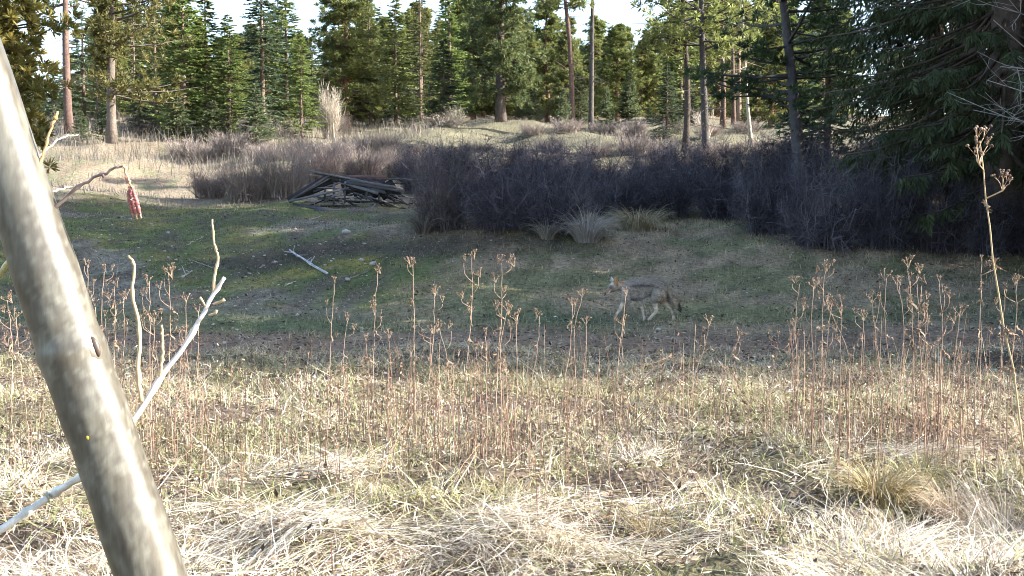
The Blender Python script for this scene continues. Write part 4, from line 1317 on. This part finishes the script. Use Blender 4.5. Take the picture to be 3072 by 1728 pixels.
for i in range(0):
    py = r7.uniform(200, 1640)
    cx = np.interp(py, [105, 715, 1020, 1300, 1680], [-100, 104, 205, 305, 437])
    u = r7.uniform(-.55, .35)
    px = cx + u * 95
    if px < -5: continue
    blob('lichen_spot', px, py, AY - .0348 * math.sqrt(1 - u * u) + .0004, r7.uniform(.0008, .0026), r7.uniform(.0008, .002), .0012, (.26, .255, .22), trunk)

def abranch(name, pts, r0, r1, colr, parent=alder, n=22, sides=8, nodes=True):
    P = spline([at(a, b, Y) - abase for a, b, Y in pts], n)
    if nodes and n > 12:
        P[1:-1] += rng.normal(0, .0006, (n - 2, 3))
    rad = np.linspace(r0, r1, n)
    if nodes and n > 12:
        rad[3::5] *= 1.45
    V, F = tube(P, rad, sides)
    return obj(name, mk_mesh(name, V, F, np.array(colr)[None] * rng.uniform(.8, 1.2, (len(V), 1)), True, [M_alder]), parent)
PALEB, ORB, DKB = (.46, .44, .42), (.40, .30, .17), (.13, .10, .09)
b1 = abranch('branch', [(300, 1330, AY), (385, 1278, AY + .02), (480, 1140, AY + .05), (570, 1010, AY + .06), (640, 885, AY + .07), (674, 832, AY + .07)], .0038, .0021, PALEB)
abranch('twig', [(424, 1205, AY + .03), (416, 1100, AY + .04), (417, 985, AY + .05), (398, 890, AY + .05), (402, 800, AY + .05), (385, 768, AY + .05)], .0026, .0013, ORB, b1)
abranch('twig', [(478, 1140, AY + .05), (488, 1060, AY + .05), (485, 975, AY + .05)], .0020, .0013, ORB, b1)
abranch('twig', [(636, 890, AY + .07), (645, 830, AY + .07), (652, 765, AY + .07), (642, 725, AY + .07), (637, 658, AY + .07)], .0019, .0010, ORB, b1)
abranch('bud', [(640, 912, AY + .07), (662, 905, AY + .06), (674, 898, AY + .06)], .0012, .0022, ORB, b1, 8)
abranch('bud', [(628, 945, AY + .07), (645, 940, AY + .06), (650, 930, AY + .06)], .0013, .0018, ORB, b1, 8)
abranch('bud', [(618, 925, AY + .07), (608, 905, AY + .06), (600, 892, AY + .06)], .0012, .0016, ORB, b1, 8)
b2 = abranch('branch', [(300, 1395, AY + .0), (225, 1440, AY + .03), (165, 1478, AY + .05), (90, 1530, AY + .05), (0, 1592, AY + .04), (-120, 1660, AY + .03)], .0042, .0048, (.55, .54, .50))
abranch('branch_scar', [(140, 1494, AY + .047), (148, 1489, AY + .049)], .0066, .0066, (.30, .30, .22), b2, 4)
b3 = abranch('branch', [(120, 660, AY), (180, 610, AY), (240, 558, AY), (300, 525, AY), (345, 505, AY), (370, 496, AY)], .0021, .0012, DKB)
abranch('bud', [(308, 524, AY), (312, 532, AY)], .0024, .0014, (.12, .06, .09), b3, 5)
abranch('bud', [(240, 556, AY), (243, 546, AY)], .0012, .0009, ORB, b3, 5)
abranch('catkin_stalk', [(370, 496, AY), (380, 522, AY), (392, 552, AY), (396, 568, AY)], .0014, .0009, (.45, .27, .14), b3)
abranch('bud', [(378, 530, AY), (381, 548, AY)], .0016, .0007, (.35, .15, .12), b3, 6)
def catkin(a, b, rad, n=60):
    A, B = at(*a, AY) - abase, at(*b, AY) - abase
    g = Geo()
    m = 40
    t = np.linspace(0, 1, m)
    P = A + (B - A) * t[:, None]
    prof = rad * np.clip(np.sin(np.clip(t * 1.03 + .06, 0, 1) * math.pi) ** .45, .25, 1) * (1 + .10 * np.sin(t * 90))
    V, F = tube(P, prof, 10)
    k = (V[:, 2] - V[:, 2].min()) / np.ptp(V[:, 2])
    c = mixc(np.tile(np.array([.24, .085, .075]), (len(V), 1)), (.42, .24, .15), (k < .14).astype(float))
    V = V + rng.normal(0, .00035, V.shape)
    c *= rng.uniform(.85, 1.15, (len(V), 1))
    g.add(V, F, c)
    obj('catkin', g.mesh('catkin', M_alder, True), b3)
catkin((389, 560), (411, 657), .0029)
catkin((398, 566), (424, 656), .0026)
catkin((384, 572), (399, 652), .0023)
abranch('twig', [(110, 520, AY), (130, 455, AY), (150, 395, AY), (166, 355, AY), (172, 336, AY)], .0016, .0011, (.48, .27, .13))
abranch('bud', [(166, 358, AY), (173, 334, AY)], .0024, .0010, (.40, .30, .08), alder, 6)
abranch('branch', [(70, 740, AY + .03), (28, 780, AY + .02), (-10, 835, AY + .02), (-90, 930, AY)], .0024, .0040, (.50, .45, .20))
b4 = abranch('twig', [(110, 610, AY + .01), (160, 575, AY + .2), (215, 560, AY + .3)], .0012, .0009, (.55, .47, .36))
b5 = abranch('twig', [(105, 480, AY + .05), (180, 415, AY + .5), (235, 404, AY + .6)], .0012, .0009, (.5, .46, .4))

# bare deciduous twigs hanging before the cedar
p0 = at(3150, 300, 15.5); p1 = at(2985, 40, 15.2)
hb = obj('bare_tree', None, None, (p0[0] + .5, 15.5, gz(p0[0] + .5, 15.5)))
tag(hb, 'slender bare deciduous sapling whose pale twigs hang before the cedar', 'tree')
hr = np.array(hb.location)
V, F = tube(spline([(0, 0, -.05), (.1, 0, 1.5), (-.1, .05, 3.2), (-.35, 0, 5.5)], 14), np.linspace(.04, .012, 14), 7)
obj('trunk', mk_mesh('trunk', V, F, np.tile(np.array([.28, .26, .24]), (len(V), 1)), True, [M_twig]), hb)
rb = np.random.default_rng(20)
for a, b in (((3180, 330), (2980, 60)), ((3150, 420), (2920, 330)), ((3120, 300), (3000, 200)), ((3200, 200), (3010, 20)), ((3160, 380), (2960, 240))):
    A_ = at(a[0], a[1], 15.5) - hr; B_ = at(b[0], b[1], 15.2 + rb.uniform(-.2, .2)) - hr
    A_ = np.array([np.interp(A_[2], [0, 1.5, 3.2, 5.5], [0, .1, -.1, -.35]), 0, A_[2]])
    obj('branch', branchy(A_, B_, rb, 4, .011, (.30, .28, .26), 2).mesh('branch', M_twig), hb)

# ------------------------------------------------------------------ coyote
def cp(zx, zy, v=0.0):
    return np.array([(zx - 1300) * .000566, v, (1340 - zy) * .000566])
def ring_tube(C, ry, rz, sides=14):
    """closed loft through centres C with half widths ry (across) and rz (in the body's plane)"""
    C = np.asarray(C, float)
    n = len(C)
    m = n * 3
    C2 = spline(C, m)
    q = np.linspace(0, n - 1, m)
    ry = np.interp(q, np.arange(n), ry); rz = np.interp(q, np.arange(n), rz)
    T = norm(np.gradient(C2, axis=0))
    V, F = [], []
    for i in range(m):
        A = np.array([0, 1.0, 0]); A = norm(A - T[i] * np.dot(A, T[i]))
        B = np.cross(T[i], A)
        for s in range(sides):
            a = 2 * math.pi * s / sides
            V.append(C2[i] + A * ry[i] * math.cos(a) + B * rz[i] * math.sin(a))
    for i in range(m - 1):
        for s in range(sides):
            a, b = i * sides + s, i * sides + (s + 1) % sides
            F.append((a, b, b + sides, a + sides))
    V += [C2[0], C2[-1]]
    for s in range(sides):
        F.append((m * sides, (s + 1) % sides, s, s))
        F.append((m * sides + 1, (m - 1) * sides + s, (m - 1) * sides + (s + 1) % sides, (m - 1) * sides + (s + 1) % sides))
    return np.array(V), np.array(F)

bodyV, bodyF, cnt = [], [], 0
def badd(V, F, rot=None):
    global cnt
    if rot is not None:
        c, a = rot
        ca, sa = math.cos(a), math.sin(a)
        D = V - c
        V = np.stack([c[0] + D[:, 0] * ca - D[:, 1] * sa, c[1] + D[:, 0] * sa + D[:, 1] * ca, V[:, 2]], 1)
    for f in F:
        bodyF.append([int(i) + cnt for i in dict.fromkeys(f)])
    bodyV.extend(V.tolist())
    cnt += len(V)
# trunk of the body: from the neck through the chest to the rump
badd(*ring_tube([cp(820, 560), cp(900, 560), cp(1010, 585), cp(1150, 590), cp(1300, 585), cp(1470, 545), cp(1620, 530), cp(1760, 560), cp(1870, 600), cp(1930, 640)],
                [.064, .080, .100, .108, .105, .090, .086, .086, .066, .03], [.078, .10, .128, .142, .138, .118, .104, .098, .078, .035]))
# neck into the skull, muzzle
hc = cp(700, 540)
yaw = R(22)
badd(*ring_tube([cp(960, 560), cp(860, 530), cp(780, 520), cp(700, 530, -.012)], [.075, .066, .058, .05], [.09, .08, .066, .055]))
badd(*ring_tube([cp(745, 500), cp(690, 520), cp(635, 560), cp(580, 605), cp(530, 645), cp(480, 690), cp(452, 718)], [.035, .062, .064, .046, .029, .023, .016], [.035, .062, .062, .046, .030, .024, .016]), (hc, yaw))
# tail
badd(*ring_tube([cp(1870, 560), cp(1950, 640), cp(2010, 740), cp(2080, 860), cp(2150, 980), cp(2210, 1080), cp(2245, 1135)], [.025, .034, .046, .050, .044, .028, .006], [.025, .036, .05, .055, .047, .028, .006]))
# legs
def leg(pts, rad):
    badd(*ring_tube(pts, np.array(rad) * 1.12, np.array(rad) * 1.22, 10))
leg([cp(980, 600, -.06), cp(930, 760, -.065), cp(890, 880, -.06), cp(845, 1000, -.06), cp(800, 1085, -.06), cp(730, 1190, -.06), cp(690, 1255, -.06), cp(650, 1290, -.06)], [.06, .05, .03, .021, .018, .016, .019, .012])
leg([cp(1040, 620, .06), cp(1120, 760, .06), cp(1230, 840, .058), cp(1310, 950, .055), cp(1345, 1060, .055), cp(1385, 1220, .055), cp(1400, 1310, .055), cp(1360, 1335, .055)], [.06, .052, .033, .021, .0185, .016, .019, .012])
leg([cp(1720, 600, -.055), cp(1690, 720, -.065), cp(1620, 830, -.065), cp(1620, 920, -.06), cp(1655, 1060, -.06), cp(1640, 1120, -.06), cp(1550, 1220, -.06), cp(1500, 1285, -.06), cp(1455, 1305, -.06)], [.075, .075, .055, .035, .021, .02, .0165, .019, .012])
leg([cp(1780, 600, .05), cp(1800, 740, .06), cp(1830, 860, .06), cp(1920, 960, .055), cp(2035, 1075, .055), cp(2045, 1130, .055), cp(2075, 1230, .055), cp(2080, 1305, .055), cp(2040, 1335, .055)], [.075, .075, .058, .036, .021, .02, .0165, .019, .012])
# ears: leaf shaped shells
for v, tipx, tipy, bxx in ((-.040, 655, 282, 700), (.042, 650, 296, 690)):
    b = cp(bxx, 500, v); tp = cp(tipx, tipy, v * 1.5)
    C = [b + np.array([0, 0, -.03]), b, b * .6 + tp * .4, b * .25 + tp * .75, tp]
    badd(*ring_tube(C, [.022, .028, .026, .018, .004], [.024, .029, .026, .018, .004], 10), (hc, yaw))
me = bpy.data.meshes.new('coyote_cage')
me.from_pydata(bodyV, [], bodyF)
me.update()
tmp = bpy.data.objects.new('coyote_cage', me)
col.objects.link(tmp)
md = tmp.modifiers.new('r', 'REMESH'); md.mode = 'VOXEL'; md.voxel_size = .0085
md2 = tmp.modifiers.new('s', 'SMOOTH'); md2.iterations = 4; md2.factor = .5
dg = bpy.context.evaluated_depsgraph_get()
bm_ = bpy.data.meshes.new_from_object(tmp.evaluated_get(dg))
bpy.data.objects.remove(tmp, do_unlink=True)
Vc = np.zeros(len(bm_.vertices) * 3); bm_.vertices.foreach_get('co', Vc); Vc = Vc.reshape(-1, 3)
Nc = np.zeros(len(bm_.vertices) * 3); bm_.vertex_normals.foreach_get('vector', Nc); Nc = Nc.reshape(-1, 3)
def coyote_color(V, N):
    zx = V[:, 0] / .000566 + 1300; zy = 1340 - V[:, 2] / .000566
    n = sines(V[:, 0] * 1.0 + V[:, 1] * 2, V[:, 2], 33, .09, 4)
    c = np.tile(np.array([.265, .245, .22]), (len(V), 1))
    back = sstep(-.1, .75, N[:, 2]) * sstep(720, 520, zy) * sstep(900, 1050, zx)
    c = mixc(c, (.20, .19, .17), back * .8)
    c = mixc(c, (.07, .065, .07), sstep(.15, .7, n) * sstep(760, 500, zy) * sstep(950, 1050, zx) * .75)
    saddle = np.exp(-((zy - (505 + .00018 * (zx - 1350) ** 2)) / 40) ** 2) * sstep(1020, 1120, zx) * sstep(1750, 1500, zx)
    c = mixc(c, (.05, .048, .055), saddle * .85)
    belly = sstep(640, 800, zy) * sstep(900, 1000, zx) * sstep(1600, 1400, zx)
    c = mixc(c, (.40, .40, .42), belly)
    nape = sstep(1000, 860, zx) * sstep(520, 430, zy) * sstep(700, 760, zx)
    c = mixc(c, (.34, .22, .12), nape * .8)
    c = mixc(c, (.33, .31, .29), sstep(960, 860, zx) * sstep(520, 600, zy))
    hind = sstep(1600, 1700, zx) * sstep(560, 640, zy) * sstep(960, 860, zy) * sstep(1960, 1860, zx)
    c = mixc(c, (.31, .275, .23), hind * .7)
    ruf = np.exp(-(((zx - 1860) / 90) ** 2 + ((zy - 910) / 80) ** 2))
    c = mixc(c, (.30, .15, .08), ruf * .8)
    legs = sstep(860, 960, zy) * sstep(2060, 2000, zx - .25 * (zy - 1000))
    c = mixc(c, (.47, .43, .37), legs)
    # head
    head = sstep(760, 700, zx)
    c = mixc(c, (.24, .20, .17), head * sstep(480, 520, zy))
    c = mixc(c, (.05, .045, .05), np.exp(-(((zx - 600) / 40) ** 2 + ((zy - 565) / 35) ** 2)) * .8)
    ears = sstep(780, 750, zx) * sstep(505, 470, zy)
    c = mixc(c, (.33, .20, .10), ears)
    inner = ears * sstep(668, 652, zx)
    c = mixc(c, (.42, .42, .42), inner)
    muz = sstep(600, 560, zx) * sstep(560, 600, zy)
    c = mixc(c, (.30, .17, .11), muz * sstep(-.2, .3, N[:, 2]))
    c = mixc(c, (.50, .46, .42), muz * sstep(.1, -.4, N[:, 2]))
    c = mixc(c, (.02, .018, .02), sstep(480, 466, zx))
    # tail
    tl = sstep(1950, 2000, zx) * sstep(1120, 1060, zy - .35 * (zx - 2100))
    tl = ((zx > 1940) & (zy < 700 + .95 * (zx - 1900) + 130) & (zx > 1900 + .42 * (zy - 560))).astype(float)
    c = mixc(c, (.26, .22, .17), tl * .8)
    c = mixc(c, (.05, .045, .05), tl * sstep(2110, 2190, zx + .2 * (zy - 1000)))
    return c * np.array([[.86, .80, .74]]) * (1 + .3 * n[:, None])
Cc = coyote_color(Vc, Nc)
a = bm_.color_attributes.new('Col', 'FLOAT_COLOR', 'POINT')
C4 = np.ones((len(Vc), 4), np.float32); C4[:, :3] = np.clip(Cc, 0, 1)
a.data.foreach_set('color', C4.ravel())
bm_.materials.clear(); bm_.materials.append(M_fur)
bm_.polygons.foreach_set('use_smooth', np.ones(len(bm_.polygons), bool))
fp = ground(1905, 966)
coy = obj('coyote', None, None, (at(1760 + 1300 / 8.05, 966, fp[1])[0], fp[1], gz(at(1921, 966, fp[1])[0], fp[1]) + .005), (0, 0, R(-3)))
tag(coy, 'grizzled grey coyote with orange ears walking left with lowered head', 'coyote')
bm_.name = 'body'
obj('body', bm_, coy)
# fur: short strands lying back along the body
rf = np.random.default_rng(12)
n = 14000
i = rf.integers(0, len(Vc), n)
B = Vc[i]; N_ = Nc[i]
zy = 1340 - B[:, 2] / .000566; zx = B[:, 0] / .000566 + 1300
ln = np.where(zy > 900, .010, .030) * np.where(zx < 780, .35, 1) * np.where((zx > 1950) & (zy < 1150), 1.5, 1) * rf.uniform(.5, 1.2, n)
D = norm(np.array([[.9, 0, -.55]]) + N_ * .45 + rf.normal(0, .25, (n, 3)))
V, F = diamonds(B - N_ * .003, D, norm(np.cross(D, N_)), ln, np.full(n, .0022))
gf = Geo(); gf.add(V, F, np.repeat(np.clip(Cc[i] * rf.uniform(.5, 1.6, (n, 1)), 0, 1), 4, 0))
obj('fur', gf.mesh('fur', M_fur), coy)
def cblob(name, c, r3_, colr, M):
    import bmesh
    bm = bmesh.new(); bmesh.ops.create_icosphere(bm, subdivisions=2, radius=1)
    Vb = np.array([v.co[:] for v in bm.verts]) * np.array(r3_); Fb = np.array([[v.index for v in f.verts] for f in bm.faces]); bm.free()
    D = c - hc; ca, sa = math.cos(yaw), math.sin(yaw)
    c2 = np.array([hc[0] + D[0] * ca - D[1] * sa, hc[1] + D[0] * sa + D[1] * ca, c[2]])
    obj(name, mk_mesh(name, Vb, Fb, np.tile(np.array(colr), (len(Vb), 1)), True, [M]), coy, c2)
cblob('nose', cp(452, 716), (.012, .012, .010), (.015, .012, .012), M_dark)
for v in (-.040, .040):
    cblob('eye', cp(592, 588, v), (.008, .006, .008), (.03, .018, .008), M_dark)
